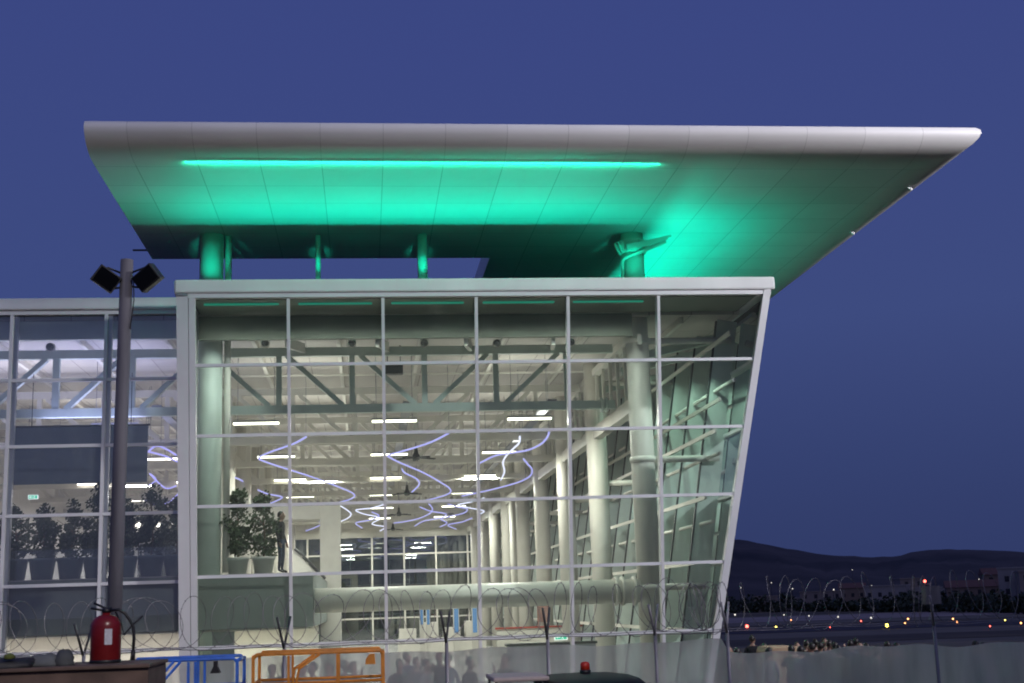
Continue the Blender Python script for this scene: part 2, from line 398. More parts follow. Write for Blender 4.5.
# far tree belt and the town behind it
def px_ground(px, d, z=-3.0):
    ang = YAW+math.atan((px-512)/F)
    return Vector((CAM.x+math.sin(ang)*d, CAM.y+math.cos(ang)*d, z))
def leafcloud(bm_, c, rx, ry, rz_, n, s):
    for _ in range(n):
        while True:
            p = Vector((random.uniform(-1,1), random.uniform(-1,1), random.uniform(-1,1)))
            if 0.25 < p.length < 1: break
        p = Vector((p.x*rx, p.y*ry, p.z*rz_))+Vector(c)
        a = Vector((random.gauss(0,1), random.gauss(0,1), random.gauss(0,1))).normalized()
        u = a.orthogonal().normalized(); v = a.cross(u); k = s*random.uniform(0.6, 1.3)
        bm_.quad(p-u*k*0.5, p+v*k*0.28, p+u*k*0.5, p-v*k*0.28)
b = MB()
for i in range(105):
    px = 560+i*7.0+random.uniform(-3,3); t = min(1, max(0, (px-760)/264))
    d = 445-150*t+random.uniform(0, 25)
    p = px_ground(px, d); h = random.uniform(2.6, 6.5)*(1.0-0.25*t)
    leafcloud(b, (p.x, p.y, p.z+h*0.5), random.uniform(2.2,4), 2.5, h*0.55, 150, 1.3)
    b.tube([p, p+Vector((0,0,h*0.5))], [0.18, 0.08], 5)
o = b.build('tree_belt', M_leafd, fix=False); tag(o, 'dark belt of low trees along the far edge of the airfield', 'trees', kind='stuff')

M_hwall = [pmat('house_wall', c, 0.85, var=0.1, scale=0.4) for c in ((0.24,0.20,0.18),(0.32,0.29,0.27),(0.20,0.15,0.12))]
M_hroof = pmat('roof_tile', (0.16,0.08,0.06), 0.85, var=0.2)
M_hwin = pmat('dark_window', (0.02,0.02,0.03), 0.2)
M_hlit = emat('lit_window', (1.0, 0.8, 0.55), 0.35)
town = [(748,470,9,5,0,0,'low grey flat-roofed building by the hill foot, just right of the glass tower'),
 (776,480,8,4,1,0,'pale house among trees behind the red runway lamp'),
 (808,470,14,6,0,1,'long pale building with one lit window beyond the tree belt'),
 (838,490,9,7,2,0,'brown house with a pitched roof above the tree belt'),
 (872,420,12,7,1,1,'pale house with lit window behind the yellow runway lamp'),
 (893,440,8,9,0,0,'tall narrow grey house left of the boxed fence post'),
 (914,420,9,6,1,0,'white low house right behind the boxed fence post'),
 (955,370,13,6,2,1,'wide brown house with lit ground floor right of the fence post'),
 (985,380,10,9,2,0,'dark brown block of flats below the ridge'),
 (1002,350,8,10,1,0,'tall pale block near the right edge of the view'),
 (1020,340,9,9,0,1,'grey block with lit window at the far right')]
for (px, d, ww, hh, mi, lit, lab) in town:
    p = px_ground(px, d); ang = YAW+math.atan((px-512)/F)
    t = thing('town_house', lab, 'house', p, -ang+random.uniform(-.4,.4), 'houses of the town beyond the airfield')
    b = MB(); b.box(-ww/2,-4,0,ww/2,4,hh); b.build('wall', M_hwall[mi], t)
    b = MB()
    if mi == 2: b.prism([(-4.4,hh),(4.4,hh),(0,hh+1.8)], 'x', -ww/2-.3, ww/2+.3)
    else: b.box(-ww/2-.2,-4.2,hh,ww/2+.2,4.2,hh+.4)
    b.build('roof', M_hroof if mi == 2 else M_hwall[mi], t)
    n = max(2, int(ww/3)); first = True
    for fl in range(max(1, int(hh/3))):
        for k in range(n):
            x = -ww/2+ww*(k+.5)/n
            b = MB(); b.box(x-.5,-4.06,fl*3+1,x+.5,-3.95,fl*3+2.3)
            b.build('window', M_hlit if (lit and fl == 0 and k == n//2) else M_hwin, t)
M_lamp_w = emat('lamp_white', (1,0.95,0.85), 1.3); M_lamp_r = emat('lamp_red', (1,0.10,0.07), 9); M_lamp_y = emat('lamp_yellow', (1,0.75,0.12), 9); M_lamp_o = emat('lamp_orange', (1,0.4,0.15), 5)
for (px, py, d, lab) in [(833,590,455,'bright white street lamp above the middle of the tree belt'),(979,580,420,'brightest white street lamp high on the slope at the right'),(1003,586,400,'faint white street lamp right of the brightest one'),(852,570,900,'tiny distant lamp on the hillside'),(740,588,460,'white street lamp beside the glass tower edge'),(771,583,700,'faint lamp on the slope left of the middle'),(792,589,560,'dim lamp low behind the tree belt'),(871,586,620,'dim lamp between the houses left of the fence post'),(915,583,640,'dim lamp above the white low house'),(958,588,430,'dim lamp beside the wide brown house'),(1016,590,380,'dim lamp at the far right above the houses')]:
    e = px_ground(px, d, 0); top = at_y(px, py, e.y)
    t = thing('street_lamp', lab, 'street lamp', (top.x, top.y, -3), 0, 'street lamps in the town')
    h = top.z+3
    b = MB(); b.tube([(0,0,0),(0,0,h),(0,-.6,h+.15)], .09, 6); b.build('pole', M_dark, t)
    b = MB(); b.ball((0,-.7,h+.1), .38 if 'brightest' in lab and d == 420 else .22); b.build('lamp', M_lamp_w, t)

lights = [(735,615,'w','white runway lamp nearest the glass tower'),(747,627,'r','large red runway lamp left of the yellow lamps'),(776,627,'y','pale yellow runway lamp right of the big red one'),
 (887,626,'y','large bright yellow runway lamp in mid airfield'),(784,615,'w','small white runway lamp on the far row, leftmost'),(791,620,'o','dim orange runway lamp under the far row'),(809,616,'w','small white runway lamp on the far row above the crowd'),
 (838,617,'w','white runway lamp on the far row, right of the crowd'),(861,621,'r','small red runway lamp left of the big yellow one'),(871,618,'w','white runway lamp just above the red lamp'),
 (908,619,'o','left one of the orange pair behind the fence post'),(905,623,'o','lower one of the orange pair behind the fence post'),(953,619,'o','upper orange lamp right of the fence post'),(957,622,'o','lower orange lamp right of the fence post'),
 (1005,620,'y','small yellow runway lamp near the right edge'),(1021,623,'o','orange runway lamp at the right edge'),(990,626,'r','dim red runway lamp near the right edge'),(830,627,'r','dim red runway lamp behind the crowd')]
for (px, py, k, lab) in lights:
    p = at_z(px, py, -2.55)
    d = (p-CAM).length; s = d/F*(1.5 if lab.startswith('large') else 0.6 if 'small' in lab or 'dim' in lab else .8)
    t = thing('runway_light', lab, 'runway light', (p.x, p.y, -3.0), 0, 'runway lights')
    b = MB(); b.lathe([(.12,0),(.1,.08),(.05,.1),(.05,.35)], n=8); b.build('stem', M_dark, t)
    b = MB(); b.ball((0,0,.35+s*.8), s); b.build('lens', {'w':M_lamp_w,'r':M_lamp_r,'y':M_lamp_y,'o':M_lamp_o}[k], t)

# ------------------------------------------------------------------ terminal building
S = 0.1708            # lean of the front glass
RA, RB = 14.2226, 0.1724   # leaning right-hand edge
Z = [11.43, 9.5265, 7.6288, 5.7334, 3.845, 1.9533, 0.05]
PW = 2.6
DEEP = 70.0
T = thing('terminal_building', 'glass terminal with leaning front, white frame and a huge green lit roof canopy', 'building')
def fp(x, z, off=0.0): return Vector((x, -S*z+off, z))   # a point on the leaning front
def rx(z): return RA+RB*z

# --- front glazing
FG = MB()
FG.bar(fp(0,0,0), fp(0,11.5,0), 0.17, 0.2, up=(0,1,0))
FG.bar(fp(rx(0)-.02,0), fp(rx(11.5)-.02,11.5), 0.2, 0.24, up=(0,1,0))
FG.bar(fp(-.1,11.40), fp(rx(11.4)+.09,11.40), 0.2, 0.12)
front = FG.build('front_glazing', M_white, T)
tr = [Z[1], Z[2], Z[3], Z[4], Z[5]]
for k in range(1, 6):
    b = MB(); b.bar(fp(k*PW,0,-.02), fp(k*PW,11.33,-.02), 0.085, 0.12, up=(0,1,0))
    b.bar(fp(k*PW+.0,0,.17), fp(k*PW+.0,11.33,.17), 0.06, 0.22, up=(0,1,0))
    b.build('mullion', M_white, front)
for z in tr:
    b = MB()
    xs_ = [0.09]+[k*PW for k in range(1,6)]+[rx(z)-.12]
    for i in range(6):
        a = xs_[i]+(.043 if i else 0); c = xs_[i+1]-(.043 if i < 5 else 0)
        b.bar(fp(a,z,-.015), fp(c,z,-.015), 0.10, 0.085)
    b.build('transom', M_white, front)
edges = [11.34]+tr+[0.0]
for r_ in range(6):
    z1, z0 = edges[r_]-.043, edges[r_+1]+.043
    for k in range(6):
        xa0 = k*PW+.05; b = MB()
        if k < 5: b.quad(fp(xa0,z0), fp((k+1)*PW-.05,z0), fp((k+1)*PW-.05,z1), fp(xa0,z1))
        else: b.quad(fp(xa0,z0), fp(rx(z0)-.13,z0), fp(rx(z1)-.13,z1), fp(xa0,z1))
        b.build('pane', M_glass, front)
# corner pillar and its return
b = MB(); b.prism([(-S*0-.1,0),(-S*11.43-.1,11.43),(.3,11.43),(.3,0)], 'x', -.41, -.10)
b.build('corner_pillar', M_white, T)
# parapet coping over the box
b = MB(); yf = -S*11.43-.17
b.box(-.47, yf, 11.463, rx(11.43)+.21, yf+.30, 11.84)
b.build('parapet', M_cap, T, bevel=.05)
b = MB(); b.box(-.40, yf+.03, 11.40, -.105, yf+.27, 11.46); b.build('parapet_gasket', M_grey, T)
# side parapet running back, roof deck
b = MB(); b.box(rx(11.43)-.1, yf+.305, 11.463, rx(11.43)+.2, DEEP, 11.84); b.build('side_parapet', M_cap, T, bevel=.04)

# --- right-hand leaning glazing
def sp_(y, z, off=0.0): return Vector((RA+RB*z+off, y, z))
b = MB(); b.bar(sp_(DEEP,0), sp_(DEEP,11.4), .2, .2, up=(1,0,0)); side = b.build('side_glazing', M_white, T)
yy = [1.0+2.6*i for i in range(0, 27)]
for y in yy:
    b = MB(); b.bar(sp_(y,0,-.36), sp_(y,11.2,-.36), .08, .62, up=(1,0,0)); b.mi = 1; b.bar(sp_(y,0,-.695), sp_(y,11.2,-.695), .09, .05, up=(1,0,0)); b.build('fin', [M_fin, M_dark], side)
for z in tr:
    b = MB(); b.bar(sp_(-S*z+.15,z,-.02), sp_(DEEP-.1,z,-.02), .12, .09); b.build('transom', M_white, side)
for i, z1 in enumerate([11.4]+tr):
    z0 = (tr+[0.0])[i]
    b = MB(); b.quad(sp_(-S*z0+.13,z0,.03), sp_(DEEP-.1,z0,.03), sp_(DEEP-.1,z1,.03), sp_(-S*z1+.13,z1,.03)); b.build('pane', M_glass3, side)
# --- left wing glazing (vertical, plane y=0)
XL = -13.0
b = MB(); b.box(XL,-.09,11.34,-.415,.09,11.46); wing = b.build('wing_glazing', M_white, T)
wx = [-.42-.0]+[-2.6*k-.03 for k in range(1,6)]
for x in wx[1:]:
    b = MB(); b.box(x-.045,-.08,0,x+.045,.05,11.34); b.box(x-.02,.055,0,x+.14,.24,11.34); b.build('mullion', M_white, wing)
wz = [9.46, 7.59, 5.67, 3.76, 1.95]
xb = [-.415]+[x for x in wx[1:]]+[XL]
for z in wz:
    b = MB()
    for i in range(len(xb)-1): b.box(xb[i+1]+(.048 if i < 5 else 0), -.06, z-.045, xb[i]-(.048 if i else 0), .05, z+.045)
    b.build('transom', M_white, wing)
ez = [11.34]+wz+[0]
for i in range(len(xb)-1):
    for j in range(6):
        b = MB(); b.quad((xb[i+1]+.05,0,ez[j+1]+.045),(xb[i]-.05,0,ez[j+1]+.045),(xb[i]-.05,0,ez[j]-.045),(xb[i+1]+.05,0,ez[j]-.045))
        b.build('pane', M_glass2, wing)
b = MB(); b.box(XL,-.2,11.463,-.475,.25,11.80); b.build('wing_parapet', M_cap, T, bevel=.04)
# --- roof deck and ceiling, floor, outer walls
b = MB(); b.box(XL,.26,11.42,-.48,DEEP,11.56); b.box(-.48,yf+.305,11.468,rx(11.43)-.12,DEEP,11.60); b.build('roof_deck', M_deck, T)
b = MB(); b.box(XL+.1,.3,11.25,16.0,DEEP-.1,11.40); b.build('ceiling', M_ceil, T)
b = MB(); b.box(XL,.12,-.2,14.2,DEEP,.02); b.build('hall_floor', M_floor, T)
b = MB(); b.box(XL-.3,-.1,0,XL,DEEP,11.4); b.build('end_wall', M_wallw, T)
b = MB()
for k in range(-4, 6): b.box(2.6*k+1.2,.6,11.06,2.6*k+1.32,DEEP-.5,11.246)
for k in range(18): b.box(XL+.3,4.9+3.9*k,11.0,12.6,5.0+3.9*k,11.055)
b.build('purlin', M_cream, T)
b = MB()
for x in (5.9, 10.6, -2.0): b.box(x,4.3,9.28,x+.3,DEEP-2,9.36)
b.build('cable_tray', M_grey, T)
# rear glazing
RG = MB()
zs_r = [0.1, 2.0, 3.9, 5.57, 7.0, 8.4, 11.2]
for z in zs_r: RG.box(XL, DEEP-.12, z-.06, 16, DEEP, z+.06)
rear = RG.build('rear_glazing', M_cream, T)
for k in range(-5, 7):
    b = MB(); b.box(2.55*k+.05-.07, DEEP-.2, 0, 2.55*k+.05+.07, DEEP-.125, 11.2); b.build('mullion', M_cream, rear)
b = MB(); b.quad((XL,DEEP-.06,0),(16,DEEP-.06,0),(16,DEEP-.06,11.2),(XL,DEEP-.06,11.2)); b.build('pane', M_glass4, rear)
b = MB(); b.box(XL,DEEP-.35,8.45,16,DEEP-.21,11.2); b.build('rear_bulkhead', M_cream, T)

b = MB(); b.box(XL-.3,-.1,-3.2,14.1,DEEP,-.21); b.build('plinth', M_grey, T)
# --- columns
CXR = 12.9
def column(x, y, z0, z1, r, mat, capital=False):
    b = MB(); b.lathe([(r,z0),(r,z1)], (x,y,0), 28); o = b.build('column', mat, T)
    if capital:
        b = MB(); b.lathe([(r+.01,z1-.62),(r+.02,z1-.5),(r+.16,z1-.32),(r+.17,z1-.26),(r+.02,z1-.2)], (x,y,0), 28)
        for k in range(14):
            a = 2*math.pi*k/14; c_, s_ = math.cos(a), math.sin(a)
            b.bar((x+c_*(r+.03),y+s_*(r+.03),z1-.62), (x+c_*(r+.19),y+s_*(r+.19),z1-.27), .04, .05)
        b.build('capital', mat, o)
    return o
for k in range(9):
    y = .8+7.8*k
    column(CXR, y, 0, 13.9 if k < 7 else 11.25, .36 if k else .35, M_cream, capital=(k == 0))
column(12.75, .8+7.8*4+3.2, 0, 8.5, .22, M_cream)
column(.2, .8, 0, 13.9, .35, M_steel)
for k in range(2, 9): column(-.9, .8+7.8*k, 0, 11.25, .34, M_cream)
b = MB(); b.lathe([(.10,4.0),(.10,13.9)], (.68,.9,0), 14); b.build('downpipe', M_cream, T)
b = MB(); b.lathe([(.075,11.6),(.075,13.9)], (3.33,.8,0), 12); b.build('canopy_post', M_steel, T)
b = MB(); b.lathe([(.15,11.6),(.15,13.9)], (6.45,.8,0), 16); b.build('canopy_post', M_steel, T)
# bent pipe and bracket beside the right column
b = MB(); b.tube([(12.52,.55,11.6),(12.52,.55,12.95),(12.56,.5,13.06),(12.75,.45,13.14),(13.85,.3,13.55)], .055, 10); b.build('bracket_pipe', M_steel, T)
b = MB(); b.prism([(12.6,13.45),(13.0,13.5),(13.9,13.72),(13.9,13.6),(13.2,13.38),(12.62,13.25)], 'y', .2, .28)
b.bar((12.6,.24,13.4),(14.0,.24,13.7),.1,.06); b.build('bracket_frame', M_steel, T)

# --- long beam lattice over the right row of columns
b = MB(); b.box(CXR-.16,1.2,8.5,CXR+.16,DEEP-.4,8.92); b.box(CXR-.12,1.2,10.75,CXR+.12,DEEP-.4,10.98)
y = 1.5
while y < DEEP-1:
    b.box(CXR-.05,y-.06,8.92,CXR+.05,y+.06,10.75); y += 1.3
b.build('lattice_beam', M_cream, T)
# struts from each column out to the leaning side glass
for k in range(9):
    y = .8+7.8*k
    b = MB()
    for z in (6.95, 10.55, 3.2):
        b.tube([(CXR+.34,y,z),(rx(z)-.2,y,z)], .10, 10)
        if k == 0: b.lathe([(.385,z-.08),(.385,z+.08)], (CXR,y,0), 28)
    b.build('strut', M_cream, T)
b = MB()
for z in (6.95,):
    b.tube([(rx(z)-.55,-.6,z+.0),(rx(z)-.55,DEEP-1,z)], .06, 8)
b.tube([(rx(9)-.5,-1.2,9.0),(rx(9)-.5,DEEP-1,9.0)], .06, 8); b.tube([(rx(5)-.5,-.5,5.0),(rx(5)-.5,DEEP-1,5.0)], .06, 8)
for z in (10.4, 8.5, 7.6, 5.7, 3.85, 1.95): b.bar((rx(z)-.76,-S*z+.6,z),(rx(z)-.76,DEEP-1,z),.07,.11)
b.build('side_rail', M_cream, T)

# --- roof trusses
TX0 = at_y(424.5, 380, 3.0).x
def truss(y, mat, xa, xb_, rich):
    b = MB()
    b.bar((xa,y,8.95),(xb_,y,8.95), .24, .26); b.bar((xa,y,10.75),(xb_,y,10.75), .24, .26)
    n0 = TX0; dx = 2.25
    k0, k1 = int(math.ceil((xa-n0)/dx)), int((xb_-n0)/dx)
    for k in range(k0, k1+1):
        x = n0+k*dx
        b.bar((x,y,9.08),(x,y,10.62), .17, .17, up=(0,1,0))
        if k <= 0: b.bar((x-dx+.25,y,10.63),(x-.3,y,9.07), .15, .19, up=(0,1,0))
        if k > 0 : b.bar((x-dx+.3,y,9.07),(x-.25,y,10.63), .15, .19, up=(0,1,0))
    if rich:
        b.tube([(xb_-.45,y,8.95),(xb_-.4,y,8.95)], .24, 14); b.tube([(xb_-.3,y,8.95),(xb_-.25,y,8.95)], .24, 14)
    return b.build('truss', mat, T)
truss(3.0, M_steel, .5, 12.55, True)
for k in range(1, 9): truss(3.0+7.8*k, M_cream, XL+.2, 12.7, False)
# wing truss in the same plane (diagonals rising to the right)
b = MB(); b.bar((XL+.2,3,8.95),(-.2,3,8.95),.24,.26); b.bar((XL+.2,3,10.75),(-.2,3,10.75),.24,.26)
for x in (-2.4+.0, -4.65, -6.9, -9.15):
    b.bar((x,3,9.08),(x,3,10.62),.2,.17,up=(0,1,0)); b.bar((x+.3,3,9.07),(x+1.95,3,10.63),.15,.22,up=(0,1,0))
b.build('truss', M_steel, T)
# deep edge beam behind the top of the front glass, with gussets
b = MB(); b.box(-.05,-.1,10.56,12.6,.12,11.24); b.build('edge_beam', M_beam, T)
b = MB(); b.box(-12.9,.35,10.7,-.45,.55,11.24); b.build('edge_beam', M_steel, T)
for k in range(1, 6):
    b = MB(); x = k*PW-.15
    b.bar((x,.14,10.5),(x+.35,2.85,10.85),.12,.3); b.build('gusset', M_cream, T)
# green led louvre just under the roof edge, inside the glass
for k in range(6):
    b = MB(); xa = k*PW+.25; xe = (k+1)*PW-.3 if k < 5 else 14.0
    if k == 5: continue
    b.box(xa,-1.35,11.295,xe,-1.27,11.335); b.build('eave_light', M_led2, T)
b = MB(); b.box(0,-1.75,11.345,15.9,.28,11.39); b.build('eave_lining', M_beam, T)
area('eave_fill', (6.5,-1.22,11.25), (0,.22,-1), 12.5, .15, 240, (0.95,1.0,0.92), spread=R(118))  # near-white wash without a fixture, added to light the bulkhead and front steel
area('eave_fill_side', (14.7,4,10.1), (0,.15,-1), .2, 10, 125, (0.68,1.0,0.84), spread=R(140))  # pale green wash without a fixture, added to brighten the side fins
# collar of cross beams in the corner bay
b = MB()
for i, (y, z) in enumerate(((1.6,10.4),(5.0,10.5),(9.0,10.5))):
    b.bar((CXR+.3,y,z-.15),(rx(z)-.3,y-.3,z+.35),.18,.24)
b.build('corner_beam', M_steel, T)

# --- tube beam across the void
b = MB(); b.tube([(3.2,.8,3.12),(CXR-.3,.8,3.12)], .345, 24)
for x in (CXR-1.05, CXR-.85, CXR-.5): b.tube([(x,.8,3.12),(x+.08,.8,3.12)], .42, 24)
b.build('tube_beam', M_cream, T)

# --- mezzanine floor on the left with its grey front
b = MB(); b.box(XL+.1,.42,3.60,3.16,22,3.93); b.build('mezzanine', M_floor, T)
b = MB(); b.box(XL+.1,.30,2.42,3.16,.415,3.90); b.box(3.05,.415,2.42,3.165,22,3.90)
b.box(-.1,.26,2.42,.85,.297,3.88); b.build('bulkhead', M_bulk, T)
b = MB(); b.box(XL+.1,.416,2.36,3.04,12,2.416); b.build('ground_floor_ceiling', M_wallw, T)
b = MB(); b.box(XL+.1,6.5,.03,3.1,6.7,2.36)
for x in (-9.5,-6.6,-3.4,1.95): b.box(x-.05,6.4,.03,x+.05,6.497,2.36)
b.build('back_wall', M_wallw, T)
b = MB(); b.box(.0,.5,.03,.98,.6,2.355); b.build('grey_door_leaf', M_bulk, T)
# glass guard along the mezzanine
b = MB(); b.quad((XL+.1,.5,3.93),(-.5,.5,3.93),(-.5,.5,4.75),(XL+.1,.5,4.75)); b.build('glass_guard', M_glass2, T)
# white portal and stair cheek
b = MB(); b.box(2.9,14.2,.03,3.68,15.6,6.9); b.box(-1.0,14.2,6.3,2.897,15.6,6.9); b.build('portal', M_wallw, T, bevel=.02)
b = MB(); b.prism([(2.0,3.94),(3.1,3.94),(2.1,5.0),(1.9,5.0)], 'y', 11.0, 11.15); b.build('stair_cheek', M_wallw, T)
b = MB(); b.tube([(2.1,10.9,5.05),(2.35,10.9,4.85),(3.2,10.9,3.95)], .05, 8); b.build('handrail', M_dark, T)
# low partition with red trim, on the right
b = MB(); b.box(10.2,20,.03,14.3,20.2,1.78); b.build('partition', M_cream, T)
b = MB(); b.box(10.15,19.95,1.783,14.35,20.25,1.86); b.build('red_trim', M_redpaint, T)
q_ = at_y(537,606,23.5); q2 = at_y(550,622,23.5)
b = MB(); b.box(q_.x,23.5,q2.z,q2.x,23.56,q_.z); b.box(q_.x+.02,23.5,.03,q_.x+.06,23.55,q2.z-.003); b.box(q2.x-.06,23.5,.03,q2.x-.02,23.55,q2.z-.003); b.build('red_panel', pmat('faded_red',(.36,.2,.17),.7), T)
b = MB(); b.box(9.2,5.9,.03,12.1,6.3,1.50); b.build('counter', M_grey, T)
b = MB(); b.box(9.15,5.85,1.503,12.15,6.35,1.58); b.build('counter_top', M_dark, T)
b = MB()
for i, h_ in enumerate((1.62,1.95,1.62,1.95)): b.box(6.5+i*1.25,39.0,.03,7.45+i*1.25,40.2,h_)
b.box(6.4,38.9,.03,11.4,38.99,1.1)
b.build('desk_row', M_wallw, T)

# ------------------------------------------------------------------ roof canopy
SZ = 13.9
XW, XE, YF, YB, XI, YD = -1.95, 19.2, -5.65, 3.5, 8.75, 62.0
b = MB()
L = [(XW,YF),(XE,YF),(XE,YD),(XI,YD),(XI,YB),(XW,YB)]
b._f([b.bm.verts.new((x,y,SZ)) for x, y in L]); b._f([b.bm.verts.new((x,y,14.7)) for x, y in L][::-1])
canopy = b.build('canopy', M_soffit, T, fix=False)
NP = [(0,0),(.3,.005),(.55,.03),(.8,.08),(1.02,.16),(1.2,.27),(1.32,.39),(1.375,.5),(1.36,.6),(1.28,.68),(1.1,.735),(.8,.77),(.4,.79),(0,.8)]
b = MB(); A = []
for o_, dz in NP:
    A.append([b.bm.verts.new(p) for p in ((XW,YF-o_,SZ+dz),(XE+o_,YF-o_,SZ+dz),(XE+o_,YD,SZ+dz))])
for i in range(len(A)-1):
    for k in range(2):
        f = b._f([A[i][k],A[i][k+1],A[i+1][k+1],A[i+1][k]]); f.smooth = True
b._f([a[0] for a in A]); b._f([a[2] for a in A])
fas = b.build('fascia', M_nose, canopy)
ed = fas.modifiers.new('edge_split', 'EDGE_SPLIT'); ed.split_angle = R(40)
b = MB()
b.quad((XW,YF,SZ),(XW,YB,SZ),(XW,YB,14.7),(XW,YF,14.7)); b.quad((XW,YB,SZ),(XI,YB,SZ),(XI,YB,14.7),(XW,YB,14.7)); b.quad((XI,YB,SZ),(XI,YD,SZ),(XI,YD,14.7),(XI,YB,14.7)); b.quad((XI,YD,SZ),(XE,YD,SZ),(XE,YD,14.7),(XI,YD,14.7))
b.build('edge_trim', M_nose, canopy)
b = MB(); b.box(.3,YF-.36,SZ-.055,12.3,YF-.32,SZ-.03)
for i in range(13): b.box(.3+i*.995,YF-.35,SZ-.03,.33+i*.995,YF-.33,SZ+.004)
b.build('light_strip', M_led, canopy)
area('strip_light', (6.3,YF-.28,SZ-.07), (0,1.1,1), 12.0, .03, 85, (0,1,.5))
for (x, y) in ((19.8,-3.9),(19.8,0.6)):
    b = MB(); b.bar((x,y,13.97),(x+.1,y,13.9),.06,.05); b.ball((x+.12,y,13.88),.05); b.build('edge_marker', M_white, canopy)
b = MB(); b.bar((XW-.45,2.6,13.95),(XW+.05,2.6,13.95),.05,.05); b.build('edge_bracket', M_dark, canopy)

# roof-top floodlight troughs that wash the soffit green (hidden behind the parapet from the ground)
GREEN = (0.0, 1.0, 0.62)
ty, tz = -1.30, 11.68
b = MB(); b.box(-.3,ty-.09,11.61,12.4,ty+.07,tz-.02); b.box(-.3,ty+.072,11.61,12.4,ty+.09,tz+.215); b.build('flood_trough', M_dark, T)
area('flood_line', (5.9,ty-.02,tz), (0,-1.0,1), 12.2, .05, 300, GREEN)
b = MB(); b.box(14.35,-1.3,11.61,14.5,34,11.68); b.box(14.33,-1.3,11.61,14.348,34,11.86); b.build('flood_trough', M_dark, T)
area('flood_line_side', (14.42,11,11.70), (.12,0,1), .06, 24, 500, GREEN)
for x_, e_, a_ in ((.25,400,26),(3.33,330,11),(6.45,340,13),(12.8,300,24)):  # unseen green spots added to brighten the canopy posts and columns
    l_ = bpy.data.lights.new('post_fill_spot', 'SPOT'); l_.energy = e_; l_.color = GREEN; l_.spot_size = R(a_); l_.spot_blend = 1.0; l_.shadow_soft_size = .05
    lo = bpy.data.objects.new('post_fill_spot', l_); col.objects.link(lo); lo.location = (x_,-1.70,11.90)
    b = MB(); b.box(x_-.12,-1.78,11.61,x_+.12,-1.62,11.85); b.build('fill_spot_box', M_dark, T)  # box added to hold the extra spot, out of sight
    lo.rotation_euler = Vector((0,2.3,1.22 if a_ > 20 else 1.05)).to_track_quat('-Z','Y').to_euler()
area('flood_end', (13.4,-1.2,11.75), (.05,.1,1), 1.0, .3, 18, GREEN)

# ------------------------------------------------------------------ ceiling lights, neon, fans
def ceiling_light(label):
    t = thing('ceiling_light', label, 'ceiling light', (0,0,0), 0, 'tube lights under the hall roof')
    b = MB(); b.box(-.75,-.06,0,.75,.06,.07); b.tube([(-.6,0,.07),(-.6,0,2.2)],.012,5); b.tube([(.6,0,.07),(.6,0,2.2)],.012,5); b.build('housing', M_grey, t)
    b = MB(); b.box(-.74,-.07,-.06,.74,.07,-.002); b.build('tube', M_tube, t)
    return t
proto = None
WARM = (1.0, .945, .87)
cols_w = ['far left','left','middle-left','middle','right']
for k in range(7):
    for i in range(-2, 3):
        x, y = 1.1+4.55*i, 6.1+10*k
        lab = 'tube light in the %s line, %s row back from the front glass' % (['leftmost','second','third','fourth','rightmost'][i+2], ORD[k])
        if proto is None: proto = ceiling_light(lab); t = proto
        else: t = copy_tree(proto, lab)
        t.location = (x, y, 9.0)
for k in range(7):
    for i in (-1.6, 0.3, 2.0):
        area('hall_lamp', (1.1+4.55*i, 6.1+10*k, 8.9), (0,0,-1), 1.6, .3, 500, WARM)
        area('ceiling_fill', (1.1+4.55*i, 6.9+7.8*(k+(k > 4)), 9.2), (0,0,1), 3.0, 1.0, 62, WARM)  # upward wash without a fixture, added to brighten the ceiling
for x in (-8.5,-3.6): area('wing_ceiling_fill', (x,5,8.6), (0,0,1), 3, 6, 190, (.55,.57,1.0))  # lilac wash added to tint and lift the wing ceiling
for i, x in enumerate((-11,-7.5,-4,-.8,2)):
    t = thing('panel_light', '%s from left of the square panel lights in the ground floor room' % ORD[i], 'ceiling light', (x,3.4,2.36), 0, 'panel lights in the ground floor room')
    b = MB(); b.box(-.5,-.5,-.03,.5,.5,-.004); b.build('diffuser', M_tube, t)
    b = MB(); b.box(-.56,-.56,-.028,-.502,.56,-.002); b.box(.502,-.56,-.028,.56,.56,-.002); b.build('rim', M_white, t)
    area('room_lamp', (x,3.4,2.30), (0,0,-1), 1, 1, 170, (1,.92,.80))

